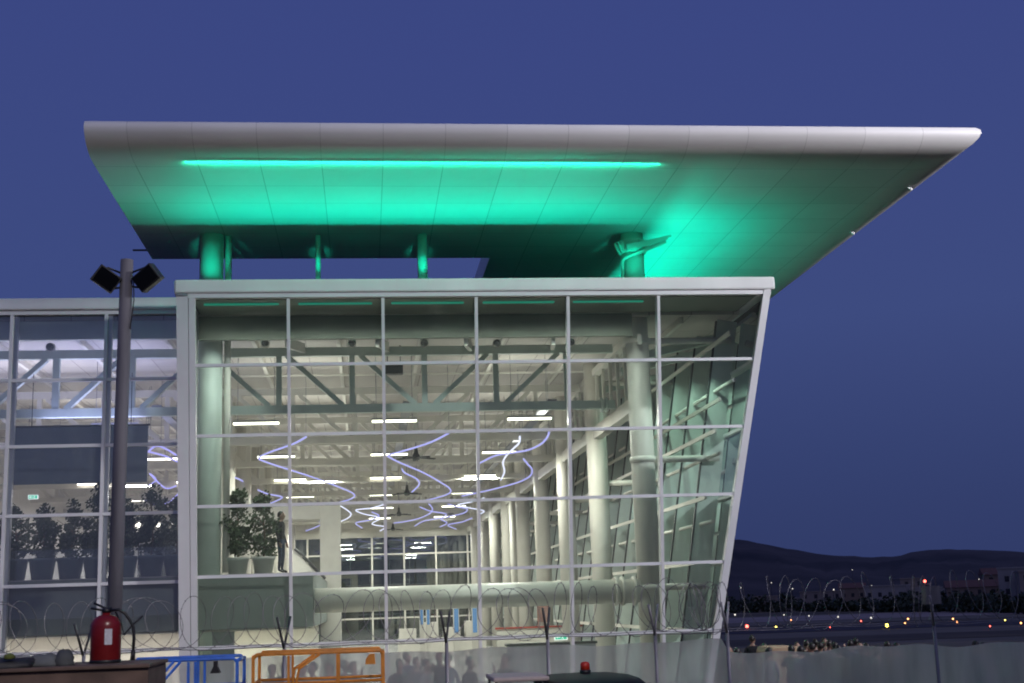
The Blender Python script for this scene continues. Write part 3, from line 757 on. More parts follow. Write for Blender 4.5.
neon = [
 ([(306,437),(293,444),(270.5,452),(259,458),(266,462),(287,469),(306,475),(328.5,483),(350.6,492),(354.6,496),(350.6,499),(342.5,501.5),(332,504)], 'long violet zigzag light line nearest the left corner column', 0),
 ([(339,505),(347,510),(351,514),(348,518),(339.5,522)], 'short curled violet light line behind the white portal', 1),
 ([(233.5,477),(241.5,480.5),(245.6,485),(241.5,492),(236,495),(243,498),(254,503)], 'small violet hook light line above the potted trees', 0),
 ([(449,433),(429.6,442.7),(403.8,450.8),(389,455),(389,457),(400.6,463),(423,472.5),(439,481.4),(449.7,488.6),(449,493.5),(436,498),(423,500.7),(410,503)], 'long violet zigzag light line in the middle of the hall', 0),
 ([(429,504),(432.5,509),(429,514),(417,519),(402.5,522),(394,523)], 'curved violet light line deep in the hall below the long zigzag', 0),
 ([(402,469),(405,473),(416.7,479),(419,484.6),(412,492)], 'short violet S light line inside the bend of the middle zigzag', 0),
 ([(549,431.5),(547.6,436.6),(541,444),(528,450),(513,452.7),(495.6,455.6),(480,463)], 'violet arc light line sweeping left under the first right tube light', 0),
 ([(519.8,436.6),(519,443),(513,449),(506,456),(503,463),(504.4,471.8),(500.8,480)], 'white S light line crossing the violet arc', 1),
 ([(523.5,459),(528,464.4),(532,469.6),(530,476),(519,482),(498.6,487.9),(481,492),(462,496)], 'violet hook light line nearest the right row of columns', 0),
 ([(448,504),(458,507),(467,509),(464,513),(452,516),(441,519),(447,523),(440,527)], 'tight violet curl light line near the rear windows', 0),
 ([(385,504),(372,508),(356,510),(364,514),(380,518),(372,524),(385,527),(380,531)], 'violet and white wavy light line behind the centre mullion', 1),
 ([(420,507),(430,511),(446,514),(440,518),(424,521),(415,526)], 'violet loop light line left of the tight curl near the rear windows', 0),
 ([(484,498),(471,502),(458,505),(470,508),(484,511),(478,515)], 'white and violet zigzag light line just right of the fourth mullion', 1),
 ([(300,515),(312,519),(322,523),(316,527),(306,531)], 'faint violet light line beside the white portal column', 0),
 ([(372,512),(379,516),(370,520),(356,523),(362,528)], 'thin violet wavy light line left of the white and violet one', 0),
 ([(472,518),(462,522),(448,525),(456,529),(450,533)], 'small violet hook light line low before the rear windows', 0),
 ([(258,490),(268,494),(282,497),(276,501),(266,505)], 'small violet curl light line between the trees and the long zigzag', 0),
 ([(148,452),(156,446),(166,449),(176,455)], 'short violet light line beside the slate banner', 0),
 ([(144,500),(154,504),(166,503),(174,498),(178,494)], 'low violet curl light line above the right wing trees', 0),
 ([(412,531),(405,536),(399,541),(396,546)], 'faint violet tail light line before the rear windows', 0),
 ([(150,452),(165,456),(178,462)], 'violet light line seen through the left wing above the trees', 0),
 ([(60,350),(63,364),(72,378),(74,388)], 'blue violet light line high behind the wing truss', 0),
 ([(135,362),(139,375),(140,388)], 'blue violet light line right of the lamp pole', 0),
 ([(148,486),(156,480),(150,474),(165,488),(176,486)], 'violet curl light line over the right wing trees', 0)]
for pts, lab, wh in neon:
    P = [at_z(x, y, 8.75) for x, y in pts]
    P = [p for p in P if 0 < p.y < DEEP-1]
    if len(P) < 3: continue
    Q = []
    for i in range(len(P)-1):          # Catmull-Rom
        p0 = P[max(0,i-1)]; p1 = P[i]; p2 = P[i+1]; p3 = P[min(len(P)-1,i+2)]
        for s_ in range(6):
            t_ = s_/6
            Q.append(0.5*((2*p1)+(p2-p0)*t_+(2*p0-5*p1+4*p2-p3)*t_**2+(3*p1-p0-3*p2+p3)*t_**3))
    Q.append(P[-1])
    t = thing('neon_line', lab, 'neon light', Q[0], 0, 'violet light lines under the hall roof')
    b = MB(); b.tube([q-Q[0] for q in Q], .036, 8); b.build('glowing_tube', M_neonw if wh else M_neon, t)
    b = MB()
    for q in (Q[0], Q[len(Q)//2], Q[-1]): b.tube([q-Q[0]+Vector((0,0,.04)), Vector((q.x-Q[0].x, q.y-Q[0].y, 2.45))], .01, 4)
    b.build('hanger', M_grey, t)

fan = None
for (px, py, lab) in ((416,457,'nearest dark ceiling fan, right of the centre mullion'),(407,493,'dark ceiling fan second back, under the middle zigzag light'),(399,514,'third dark ceiling fan deep in the hall'),(393,529,'smallest dark ceiling fan near the rear windows')):
    p = at_z(px, py, 8.6)
    if fan is None:
        fan = thing('ceiling_fan', lab, 'ceiling fan', (0,0,0), 0, 'ceiling fans'); t = fan
        b = MB(); b.lathe([(.05,-.12),(.14,-.1),(.15,.05),(.09,.16),(.06,.4)], n=16); b.build('motor', M_dark, t)
        b = MB(); b.tube([(0,0,.4),(0,0,2.6)],.025,8); b.build('rod', M_grey, t)
        for k in range(5):
            a = 2*math.pi*k/5+.3; c_, s_ = math.cos(a), math.sin(a)
            b = MB(); b.bar((.13*c_,.13*s_,-.03),(.78*c_,.78*s_,-.06),.2,.05); b.build('blade', M_dark, t)
    else: t = copy_tree(fan, lab)
    t.location = p

for i, (px, py) in enumerate(((265,343),(352,343),(424.5,343),(497,343),(571,342),(50,347))):
    p = at_y(px, py, 2.7)
    lab = ('dark ball camera under the roof beam, %s from the left corner column' % ORD[i]) if i < 5 else 'dark ball camera on the left wing truss'
    t = thing('ball_camera', lab, 'camera', (p.x, p.y, p.z), 0, 'ball cameras under the roof beam')
    b = MB(); b.ball((0,-.02,0), .115); b.build('dome', M_black, t)
    b = MB(); b.tube([(0,.02,.0),(0,.16,.02)],.14,16); b.build('mount', M_cream, t)
t = thing('loudspeaker', 'dark box loudspeaker hanging in front of the centre truss', 'loudspeaker', at_y(394,370,3.3))
b = MB(); b.box(-.28,-.15,-.15,.28,.15,.15); b.build('cabinet', M_dark, t, bevel=.02)
b = MB(); b.tube([(-.2,0,.15),(-.2,0,.8)],.015,6); b.tube([(.2,0,.15),(.2,0,.8)],.015,6); b.build('bracket', M_dark, t)
t = thing('banner', 'wide slate grey banner hanging behind the left wing glass', 'banner', (0,0,0))
b = MB(); p0 = at_y(14,428,2.0); p1 = at_y(147,482,2.0); b.box(p0.x,2.0,p1.z,p1.x,2.03,p0.z); b.build('cloth', M_banner, t)
b = MB(); b.tube([(p0.x-.05,2.015,p0.z+.03),(p1.x+.05,2.015,p0.z+.03)],.03,8)
for x in (p0.x+.5, p1.x-.5): b.tube([(x,2.015,p0.z+.03),(x,2.015,10.0)],.012,5)
b.build('top_rail', M_dark, t)

def exit_sign(loc, label, s=1.0):
    t = thing('exit_sign', label, 'sign', loc, 0, 'green exit signs')
    b = MB(); b.box(-.22*s,0,-.1*s,.22*s,.06,.1*s); b.build('box', M_white_sign, t)
    b = MB(); b.box(-.19*s,-.006,-.075*s,.19*s,-.002,.075*s)
    b.build('green_field', M_green_sign, t)
    b = MB(); b.bar((-.13*s,-.01,.0),(-.02*s,-.01,0),.006,.03*s); b.prism([(-.17*s,0),(-.11*s,.045*s),(-.11*s,-.045*s)],'y',-.013,-.008)
    b.ball((.07*s,-.01,.045*s),.016*s,(1,.3,1)); b.bar((.06*s,-.01,.03*s),(.05*s,-.01,-.015*s),.006,.03*s); b.bar((.05*s,-.01,-.015*s),(.09*s,-.01,-.06*s),.006,.016*s); b.bar((.05*s,-.01,-.015*s),(.01*s,-.01,-.05*s),.006,.016*s); b.bar((.065*s,-.01,.025*s),(.11*s,-.01,.01*s),.006,.014*s)
    b.build('pictogram', M_white_sign, t)
p = at_y(561,637,6.6); exit_sign((p.x,6.6,p.z), 'green exit sign with running figure above the dark counter', 1.0)
p = at_y(33,497,12); exit_sign((p.x,12,p.z), 'small green exit sign seen through the left wing', .8)
for i, (px, top, bot, lab) in enumerate(((421.5,609,625,'leftmost narrow blue lit totem in the hall'),(428,609,625,'second narrow blue lit totem beside the leftmost'),(456,608,633,'wider blue lit totem under the tube beam'),(474.5,608,633,'rightmost blue lit totem by the fourth mullion'))):
    p = at_y(px, top, 26); q = at_y(px, bot, 26); wd = .06 if i < 2 else .10
    t = thing('totem', lab, 'display totem', (p.x,26,.02), 0, 'blue lit totems')
    b = MB(); b.box(-wd-.04,0,0,wd+.04,.2,p.z); b.build('body', M_wallw, t)
    b = MB(); b.box(-wd,-.02,q.z,wd,-.004,p.z-.03); b.build('screen', M_bluebk, t)
# kiosk behind the wing glass
p = at_y(17,640,1.2)
t = thing('kiosk', 'white kiosk with dark bands behind the left wing glass', 'kiosk', (p.x,1.2,.02))
b = MB(); b.box(-.38,0,0,.38,.6,1.95); b.build('cabinet', M_white, t, bevel=.02)
b = MB(); b.box(-.37,-.02,1.6,.37,-.004,1.75); b.box(-.37,-.02,1.85,.37,-.004,1.93); b.build('dark_band', M_dark, t)

# ------------------------------------------------------------------ potted trees
def potted(loc, label, h, rxy, potm, r=.33, ph=.47, grp='potted trees on the upper floor', leaf=M_leaf, seed=1):
    random.seed(seed)
    t = thing('potted_tree', label, 'potted tree', loc, 0, grp)
    b = MB(); b.lathe([(r*.74,0),(r*.95,ph-.09),(r*1.02,ph-.085),(r*1.04,ph),(r*.94,ph),(r*.9,ph-.06)], n=24); b.build('pot', potm, t)
    b = MB(); b.tube([(0,0,ph-.08),(.03,.02,ph+.5),(-.02,0,h*.8)],[.035,.028,.012],7)
    for k in range(7):
        a = random.uniform(0,6.28); z = random.uniform(ph+.3,h*.75); b.tube([(0,0,z),(math.cos(a)*rxy*.7,math.sin(a)*rxy*.7,z+.3)],[.014,.005],5)
    b.build('trunk', M_bark, t)
    b = MB(); n = int(14+10*h)
    dx_, dy_ = random.uniform(-.1,.1), random.uniform(-.1,.1)
    for k in range(n):
        z = random.uniform(ph+.08,h-.05)*random.uniform(.93,1.04); f = math.sin(math.pi*min(1,max(.12,(z-ph)/(h-ph)))**.8)
        a = random.uniform(0,6.28); rr = rxy*1.1*f*random.uniform(.2,.95)
        q_ = random.uniform(.10,.27); leafcloud(b, (math.cos(a)*rr+dx_*z/h,math.sin(a)*rr+dy_*z/h,z), q_,q_,q_*random.uniform(.7,1.3), int(230*q_), random.uniform(.10,.17))
    b.build('crown', leaf, t, fix=False); return t
p = at_y(237.5,571,1.0); potted((p.x,1.0,3.94), 'left one of two bushy trees in pale pots behind the glass front', 2.25, .42, M_pot, seed=11, grp='trees in pale pots')
p = at_y(263.5,571,1.0); potted((p.x,1.0,3.94), 'right one of two bushy trees in pale pots, next to a standing person', 2.28, .46, M_pot, seed=12, grp='trees in pale pots')
wp = [(14,2.0,'small potted tree at the left edge of the wing'),(42,1.95,'potted tree second from the left edge in the wing'),(70,2.1,'potted tree left of the tallest wing tree'),(96,2.55,'tallest potted tree in the wing, left of the lamp pole'),(124,2.1,'potted tree half hidden behind the lamp pole'),(151,2.5,'tall thin potted tree right of the lamp pole'),(176,2.2,'potted tree beside the white corner pillar')]
for i, (px, h, lab) in enumerate(wp):
    p = at_y(px,574,1.1); potted((p.x,1.1,3.94), lab, h, random.Random(i).uniform(.42,.60), M_potd, r=.38, ph=.6, grp='potted trees in the wing', leaf=M_leafd, seed=30+i)
random.seed(99)
for px, py, r_, lab in ((70,537,.07,'small white lamp shining between the wing trees, left of the pole'),(139,528,.11,'brightest white lamp between the wing trees, right of the pole'),(158,524,.06,'tiny white lamp right of the brightest wing lamp')):
    p = at_y(px, py, 2.3)
    t = thing('floor_lamp', lab, 'lamp', (p.x,2.3,3.935), 0, 'lamps among the wing trees'); h = p.z-3.935
    b = MB(); b.lathe([(.14,0),(.14,.03),(.02,.04),(.02,h-r_)], n=14); b.build('stand', M_dark, t)
    b = MB(); b.ball((0,0,h), r_, (1,1,1.5)); b.build('shade', M_tube, t)

# ------------------------------------------------------------------ people
def person_mesh(pose, seed):
    """one continuous body: skinned skeleton + head, fused by a voxel remesh"""
    V, E, Rd = [], [], []
    def v(p, r, par=None):
        V.append(Vector(p)); Rd.append(r); i = len(V)-1
        if par is not None: E.append((par, i))
        return i
    pel = v((0,0,.95),.135); bel = v((0,.0,1.08),.125,pel); ch = v((0,.01,1.28),.145,bel); sh = v((0,.01,1.42),.10,ch); nk = v((0,0,1.50),.055,sh); hd = v((0,-.01,1.60),.07,nk)
    wrists = []
    for s in (-1,1):
        st = .07 if pose == 2 else .0
        hp = v((s*.09,0,.88),.095,pel); kn = v((s*.10,-.02+s*st,.49),.062,hp); an = v((s*.11,.02+s*st*1.6,.09),.042,kn); toe = v((s*.12,-.15+s*st*1.6,.035),.035,an)
        shd = v((s*.18,.01,1.40),.065,sh)
        if pose == 1 and s == 1:
            el = v((s*.25,-.15,1.22),.045,shd); wr = v((s*.14,-.34,1.46),.03,el); dirv = Vector((-.15,-.15,.97))
        elif pose == 1:
            el = v((s*.24,-.12,1.20),.045,shd); wr = v((s*.08,-.32,1.40),.03,el); dirv = Vector((.1,-.2,.97))
        else:
            el = v((s*.24,.03,1.13),.045,shd); wr = v((s*.25,-.06,.88),.03,el); dirv = Vector((0,-.2,-.98))
        wrists.append(V[wr].copy())
        palm = v(V[wr]+dirv*.06,.032,wr)
        sd = Vector((0,1,0)) if pose != 1 else Vector((s,0,0))
        for k, (off, ln) in enumerate(((-.03,.075),(-.01,.085),(.01,.08),(.03,.065))):
            a = v(V[palm]+dirv*.035+sd*off,.0095,palm); c = v(V[a]+dirv*ln*.5+Vector((0,-.012,0)),.009,a); v(V[c]+dirv*ln*.4+Vector((-s*.012,-.01,0)),.008,c)
        th = v(V[palm]-dirv*.005+Vector((-s*.02,-.04,0)),.011,palm); v(V[th]+dirv*.035+Vector((-s*.005,-.015,0)),.010,th)
    me = bpy.data.meshes.new('person'); me.from_pydata(V, E, []); o = bpy.data.objects.new('tmp', me); col.objects.link(o)
    sk = o.modifiers.new('skin', 'SKIN')
    for i, d in enumerate(me.skin_vertices[0].data):
        d.radius = (Rd[i]*(1.25 if i in (0,1,2) else 1), Rd[i]*(.8 if i in (0,1,2) else 1)); d.use_root = (i == 0)
    sb = o.modifiers.new('sub', 'SUBSURF'); sb.levels = 1; sb.render_levels = 1
    dg = bpy.context.evaluated_depsgraph_get(); ev = o.evaluated_get(dg); m1 = bpy.data.meshes.new_from_object(ev)
    bpy.data.objects.remove(o)
    bm_ = bmesh.new(); bm_.from_mesh(m1)
    B = MB(); B.bm.free(); B.bm = bm_
    B.ball((0,-.02,1.645),.115,(.68,.85,1.05),16,12); B.ball((0,-.125,1.632),.02,(.7,1.1,1.3),8,6)
    B.ball((0,-.055,1.57),.06,(.8,.9,.7),10,8)
    for s in (-1,1): B.ball((s*.08,-.005,1.64),.026,(.4,.8,1.2),8,6); B.ball((s*.03,-.112,1.66),.012,(1.1,.5,.6),8,6)
    B.ball((0,-.108,1.592),.016,(1.6,.6,.45),8,6)
    m2 = bpy.data.meshes.new('person'); bm_.to_mesh(m2); bm_.free()
    o = bpy.data.objects.new('tmp', m2); col.objects.link(o)
    rm = o.modifiers.new('remesh', 'REMESH'); rm.mode = 'VOXEL'; rm.voxel_size = .0115; rm.use_smooth_shade = True
    dg = bpy.context.evaluated_depsgraph_get(); m3 = bpy.data.meshes.new_from_object(o.evaluated_get(dg)); bpy.data.objects.remove(o)
    for p in m3.polygons:
        c = p.center; p.use_smooth = True
        hand = any((c-w_).length < .19 and ((c-w_).dot(Vector((0,0,1)))*(1 if pose == 1 else -1) > -.01) for w_ in wrists)
        hand = hand and (pose == 1 or (abs(c.x) > .2 and c.z < .87))
        p.material_index = 0 if (c.z > 1.475 or hand) and not (c.z < 1.5 and c.z > 1.3 and abs(c.x) > .1 and pose != 1) else 3 if c.z < .09 else 2 if c.z < .97 and abs(c.x) < .23 else 1
    return m3
M_skin = pmat('skin', (0.30,0.18,0.13), 0.5, var=.05); M_hair = pmat('hair', (0.02,0.014,0.01), 0.5, var=.2)
cl = {'black':(.012,.012,.015),'navy':(.02,.03,.07),'grey':(.13,.13,.14),'white':(.55,.55,.57),'red':(.32,.03,.03),'brown':(.12,.07,.04),'olive':(.08,.09,.04),'blue':(.05,.1,.3)}
M_cl = {k: pmat(k+'_cloth', c, .85, var=.15, scale=12) for k, c in cl.items()}
base = [person_mesh(p, p) for p in (0,1,2)]
hb = MB(); hb.ball((0,.012,1.672),.118,(.74,.88,1.0),16,12)
hbm = hb.bm
for vv in list(hbm.verts):
    if vv.co.z < 1.60 or (vv.co.y < -.055 and vv.co.z < 1.70): hbm.verts.remove(vv)
hairo = hb.build('hair', M_hair); hair_me = hairo.data; bpy.data.objects.remove(hairo)
for p_ in hair_me.polygons: p_.use_smooth = True
cache = {}
def person(loc, rz, pose, top, legs, label, grp, s=1.0):
    key = (pose, top, legs)
    if key not in cache:
        m_ = base[pose].copy()
        for q in (M_skin, M_cl[top], M_cl[legs], M_black): m_.materials.append(q)
        cache[key] = m_
    o = bpy.data.objects.new('person', cache[key]); col.objects.link(o); o.location = loc; o.rotation_euler = (0,0,rz); o.scale = (s,s,s)
    tag(o, label, 'person', grp)
    h = bpy.data.objects.new('hair', hair_me); col.objects.link(h); h.parent = o
    return o
p = at_y(281,568,1.15)
person((p.x,1.15,3.935), R(70), 0, 'black', 'navy', 'person in dark clothes standing beside the potted trees upstairs', None)
# crowd behind the screened fence on the right
tops = ['black','navy','grey','brown','black','olive','black','black','navy','grey']
cr = [(729,646),(737,648),(752,635),(764,643),(768,648),(791,645),(797,642),(800,646),(806,640),(811,643),(815,639),(820,642),(824,638),(829,640),(834,642),(838,645),(850,640),(855,638),(860,642),(866,643),(876,646),(887,641),(896,643),(975,641),(983,643)]
wherec = {729:'beside the glass tower foot',737:'right of the tower foot',752:'tallest, by the tower foot',764:'just left of the tan trolley',768:'low, against the tan trolley',791:'first right of the tan trolley',797:'second right of the tan trolley',887:'standing alone in the gap right of the crowd',896:'shorter, next to the lone one',975:'left one of the pair at far right',983:'right one of the pair at far right'}
for i, (px, py) in enumerate(cr):
    top = tops[(i*3) % 10]; legs = ['navy','black','grey'][i % 3]
    hgt = 1.72+.02*((i*5) % 5-2)+(0.1 if px == 752 else 0)
    # the head top fixes how far behind the fence the person stands
    p = at_z(px, py, hgt); s = hgt/1.775
    y = max(-10.5, min(4, p.y)); p = at_y(px, py, y)
    lab = '%s clothed person in the crowd, %s' % (top, wherec.get(px, '%s counted rightwards from the tan trolley' % ORD[i-5] if i >= 5 else ''))
    person((p.x, y, p.z-hgt), random.uniform(-.7,.7)+(math.pi if i % 6 else 0), (1 if i % 4 == 1 else 0 if i % 2 else 2), top, legs, lab, 'people behind the fence', s)
# silhouettes in front of the ground floor, seen through the net
sil = [(272,662,'navy'),(284,660,'black'),(303,664,'grey'),(313,660,'black'),(329,662,'navy'),(345,658,'black'),(353,664,'brown'),(399,657,'black'),(407,650,'navy'),(416,655,'black'),(426,660,'grey'),(439,650,'black'),(448,652,'navy'),(470,655,'black'),(505,652,'black')]
for i, (px, py, c) in enumerate(sil):
    hgt = 1.74; py += 4; p = at_z(px, py, hgt); y = max(-9, min(-1.2, p.y)); p = at_y(px, py, y)
    person((p.x, y, 0), random.uniform(-1,1), (0,2,1)[i % 3], c, 'black', '%s clothed silhouette behind the net below the glass front, %s from left' % (c, ORD[i]), 'people below the glass front')
# tan trolley among the crowd
p = at_y(778,646,-5.0)
t = thing('baggage_trolley', 'tan covered baggage trolley standing among the crowd behind the fence', 'trolley', (p.x,-5,0))
b = MB(); b.prism([(-.42,.45),(.42,.45),(.40,p.z-.12),(.34,p.z),(-.34,p.z),(-.40,p.z-.12)],'y',-.6,.6); b.build('cover', pmat('tan_cover',(.40,.28,.17),.8,var=.1), t, bevel=.03)
b = MB(); b.box(-.45,-.65,.36,.45,.65,.447); b.bar((0,-.65,.4),(0,-1.2,.3),.06,.06); b.build('chassis', M_dark, t)
for sx in (-1,1):
    for sy in (-1,1):
        b = MB(); b.tube([(sx*.42-.05,sy*.45,.18),(sx*.42+.05,sy*.45,.18)],.18,16); b.build('wheel', M_rubber, t)

# ------------------------------------------------------------------ perimeter fence with net and razor coil
FY = -14.0
fence = thing('perimeter_fence', 'grey netted perimeter fence with forked posts and a razor wire coil on top', 'fence', (0,FY,0))
posts = [-6.0,-3.1,-.2,3.21,6.05,7.86,9.82,11.15,15.07,17.9,19.6,22]
for i, x in enumerate(posts):
    b = MB(); b.tube([(x,0,0),(x+.01,0,2.28)],.032,10); po = b.build('post', M_galv, fence)
    b = MB()
    wd = .3 if x > 9 else .2
    for s in (-1,1): b.tube([(x,s*.02,2.24),(x+s*wd*.5,s*.30,2.78)],.022,8)
    b.build('fork_arm', M_galv if x > 9 else M_dark, po)
b = MB(); b.box(14.93,-.1,2.62,15.22,.08,2.95); b.tube([(15.02,-.02,2.95),(15.02,-.02,3.0)],.05,10); b.build('junction_box', M_pole, fence)
b = MB(); b.ball((14.97,-.02,3.04),.025); b.build('box_lamp', M_lamp_r, fence)
b = MB(); nx = 220; cols_ = []
for i in range(nx+1):
    x = -6+28*i/nx
    sag = .03*math.sin(x*1.9)+.025*math.sin(x*4.7+1)
    yo = .05+.03*math.sin(x*3.1)+.015*math.sin(x*9.0)
    cols_.append([b.bm.verts.new((x, yo*(1-abs(k/4-.5))+.01, -.0+.02+((2.09 if x < 11.15 else 1.86)+sag*(.6 if x < 11.15 else 1))*k/4)) for k in range(5)])
for i in range(nx):
    for k in range(4):
        f = b._f([cols_[i][k],cols_[i+1][k],cols_[i+1][k+1],cols_[i][k+1]]); f.smooth = True
b.build('net', M_screen, fence)
b = MB()
for z in (2.26, 2.30):
    b.tube([(-6+28*i/80, .0, z+.012*math.sin(i*1.3)+.01*math.sin(i*.37)) for i in range(81)], .009 if z != 2.30 else .007, 5)
b.build('tension_wire', M_galv, fence)
rnd = random.Random(5)
b = MB(); pts = []; n = 0; x = -6.0; ph = 0; r_ = .45
N = 34
while x < 22:
    k = ph/(2*math.pi)
    r_ = .44+.035*math.sin(k*2.3)+.02*math.sin(k*5.1)
    ex = (.30+.09*math.sin(k*.7))*math.cos(ph+.3*math.sin(k))          # loops lean like a stretched concertina
    pts.append((x+ex+.08*math.sin(k*1.7), r_*math.cos(ph)*.75, 2.73+r_*math.sin(ph)+.03*math.sin(k*1.1)))
    ph += 2*math.pi/N; x += (.34+.09*math.sin(k*.9))/N
b.tube(pts, .0062, 5)
for i in range(0, len(pts)-1, 2):
    p = Vector(pts[i]); d = (Vector(pts[i+1])-p).normalized(); a = Vector((rnd.gauss(0,1),rnd.gauss(0,1),rnd.gauss(0,1))); u = (a-d*a.dot(d)).normalized()
    b.bar(p-u*.018, p+u*.018, .012, .003, up=d)
b.build('razor_coil', M_wire, fence)
# denser bundle of spare loops by the tower foot
b = MB()
for j in range(6):
    cx_ = 10.36+.11*j+.04*math.sin(j*2.1); rr = .44-.012*j
    pts = [(cx_+.25*math.sin(a*.5)*.4+.10*math.cos(a+j), rr*.55*math.cos(a)+.05*j-.2, 2.72+rr*math.sin(a)) for a in [2*math.pi*i/40 for i in range(41)]]
    pts = [(cx_+rr*math.cos(2*math.pi*i/40)*(.9), -.15+.04*j+.05*math.sin(i), 2.70+rr*math.sin(2*math.pi*i/40)) for i in range(41)] if j % 3 == 0 else pts
    b.tube(pts, .0075, 5)
b.build('spare_loops', M_wire, fence)

# ------------------------------------------------------------------ lamp pole on the left
t = thing('light_pole', 'tall grey pole with two black floodlights turned off, left of the tower', 'light pole', (0,0,0))
pb = at_y(112,640,-16); pt = at_y(127,260,-16)
base_ = Vector((pb.x-.005,-16,0)); topp = Vector((pt.x,-16,pt.z)); t.location = base_
b = MB(); b.tube([(0,0,0), topp-base_], [.125,.105], 16); b.build('pole', M_pole, t)
b = MB(); b.lathe([(.2,0),(.2,.03),(.13,.05)], n=16); b.build('base_plate', M_galv, t)
for s, cx_px, cy_px, tilt in ((-1,106,279,R(33)),(1,148,278,R(-35))):
    c = at_y(cx_px, cy_px, -16.1)-base_
    axis = (topp-base_)
    b = MB(); b.box(-.205,-.11,-.155,.205,.10,.155)
    for k in range(7): b.box(-.19+.06*k,.102,-.14,-.17+.06*k,.15,.14)
    h = b.build('floodlight', M_black, t, bevel=.012); h.location = c; h.rotation_euler = (R(14), tilt, s*R(-22))
    b = MB(); b.box(-.18,-.125,-.13,.18,-.113,.13); b.build('lens', M_carg, h)
    x_in = s*.11
    pc = Vector((topp.x-base_.x, 0, c.z))
    b = MB(); b.tube([pc+Vector((s*.08,0,.12)), c+Vector((-s*.02,.02,.20)), c+Vector((s*.06,.03,.12))], .018, 8)
    b.tube([pc+Vector((s*.08,0,-.12)), c+Vector((-s*.10,.03,-.16))], .018, 8); b.build('bracket', M_black, t)
b = MB(); b.tube([(topp.x-base_.x+.12,-.05,topp.z-.3),(topp.x-base_.x+.14,-.06,topp.z-.7),(topp.x-base_.x+.09,-.08,topp.z-1.2)],.01,6); b.build('cable', M_black, t)

# ------------------------------------------------------------------ foreground
# brown container with sheet and extinguisher
t = thing('steel_container', 'rusty brown steel container top at the lower left', 'container', (0,0,0))
b = MB(); b.box(-1.6,-23.2,.12,2.33,-21.9,2.34)
b.build('body', M_rust, t, bevel=.015)
b = MB()
for i in range(14): b.box(-1.5+.28*i,-23.24,.2,-1.38+.28*i,-23.204,2.2)
b.build('rib', M_rust, t)
b = MB(); b.box(-1.62,-23.26,2.344,2.35,-21.88,2.385); b.build('lid', M_rust, t, bevel=.01)
for x in (-1.4,2.1):
    for y in (-23.1,-22.0):
        b = MB(); b.box(x-.08,y-.05,0,x+.08,y+.05,.118); b.build('foot', M_dark, t)
def crumple(cx_, cy_, cz, rx_, ry_, rz_, mat, name, seed, parent):
    rn = random.Random(seed); b = MB(); b.ball((0,0,0),1,(rx_,ry_,rz_),20,14)
    for v_ in b.bm.verts:
        k = 1+.16*math.sin(v_.co.x*17+seed)+.12*math.sin(v_.co.y*21+seed*2)+.1*rn.uniform(-1,1)
        v_.co = Vector((v_.co.x*k, v_.co.y*k, max(-.02, v_.co.z)*k))
    o = b.build(name, mat, parent, (cx_,cy_,cz)); return o
t = thing('sheet_bundle', 'crumpled black sheet bundle with a grey fold on the brown container', 'bundle', (0,0,0))
crumple(.75,-23.0,2.40,.45,.22,.09,M_cover,'black_sheet',3,t)
crumple(1.18,-22.9,2.41,.16,.15,.12,pmat('grey_cloth',(.12,.13,.13),.85,var=.2),'grey_fold',5,t)
crumple(1.40,-22.9,2.41,.11,.12,.13,pmat('grey_cloth_dark',(.07,.075,.075),.85,var=.2),'grey_fold',8,t)
t = thing('rag', 'small olive green rag beside the black sheet bundle', 'rag', (0,0,0)); crumple(.88,-23.15,2.50,.06,.06,.04,pmat('olive_rag',(.10,.12,.02),.8),'rag_cloth',9,t)

pe = at_y(105,668,-22.6)
t = thing('fire_extinguisher', 'red fire extinguisher with black hose standing on the brown container', 'fire extinguisher', (pe.x,-22.6,2.387))
r_ = .165
b = MB(); b.lathe([(r_*.94,0),(r_,.02),(r_,.40),(r_*.97,.44),(r_*.8,.485),(r_*.5,.515),(r_*.28,.525),(r_*.28,.545)], n=32); b.build('cylinder', M_red, t)
b = MB(); b.lathe([(r_*1.0,-.0),(r_*1.02,.005),(r_*1.02,.03),(r_*1.0,.035)], n=32); b.build('base_ring', M_black, t)
b = MB(); b.lathe([(.05,.545),(.05,.58),(.035,.6)], n=16); b.tube([(-.14,0,.655),(-.02,0,.60),(.06,0,.59)],.013,8); b.tube([(-.17,0,.60),(-.03,0,.57)],.013,8); b.build('valve', M_black, t)
b = MB(); b.tube([(.05,-.02,.57),(.14,-.03,.575),(.21,-.03,.53),(.26,-.02,.46),(.30,-.02,.38),(.31,-.02,.26),(.305,-.02,.12)],.018,10); b.tube([(.305,-.02,.13),(.30,-.02,.02)],[.024,.03],10); b.build('hose', M_black, t)
b = MB(); b.tube([(.10,.0,.55),(.17,-.02,.42),(.20,-.02,.30),(.29,-.02,.40),(.40,-.02,.50)],.011,8); b.build('strap', M_black, t)
b = MB()
seg = [R(-84+3.5*i) for i in range(9)]
for i in range(8):
    a, c = seg[i], seg[i+1]; q = r_+.002
    b.quad((q*math.cos(a),q*math.sin(a),.2),(q*math.cos(c),q*math.sin(c),.2),(q*math.cos(c),q*math.sin(c),.37),(q*math.cos(a),q*math.sin(a),.37))
b.build('label_sheet', M_label, t)

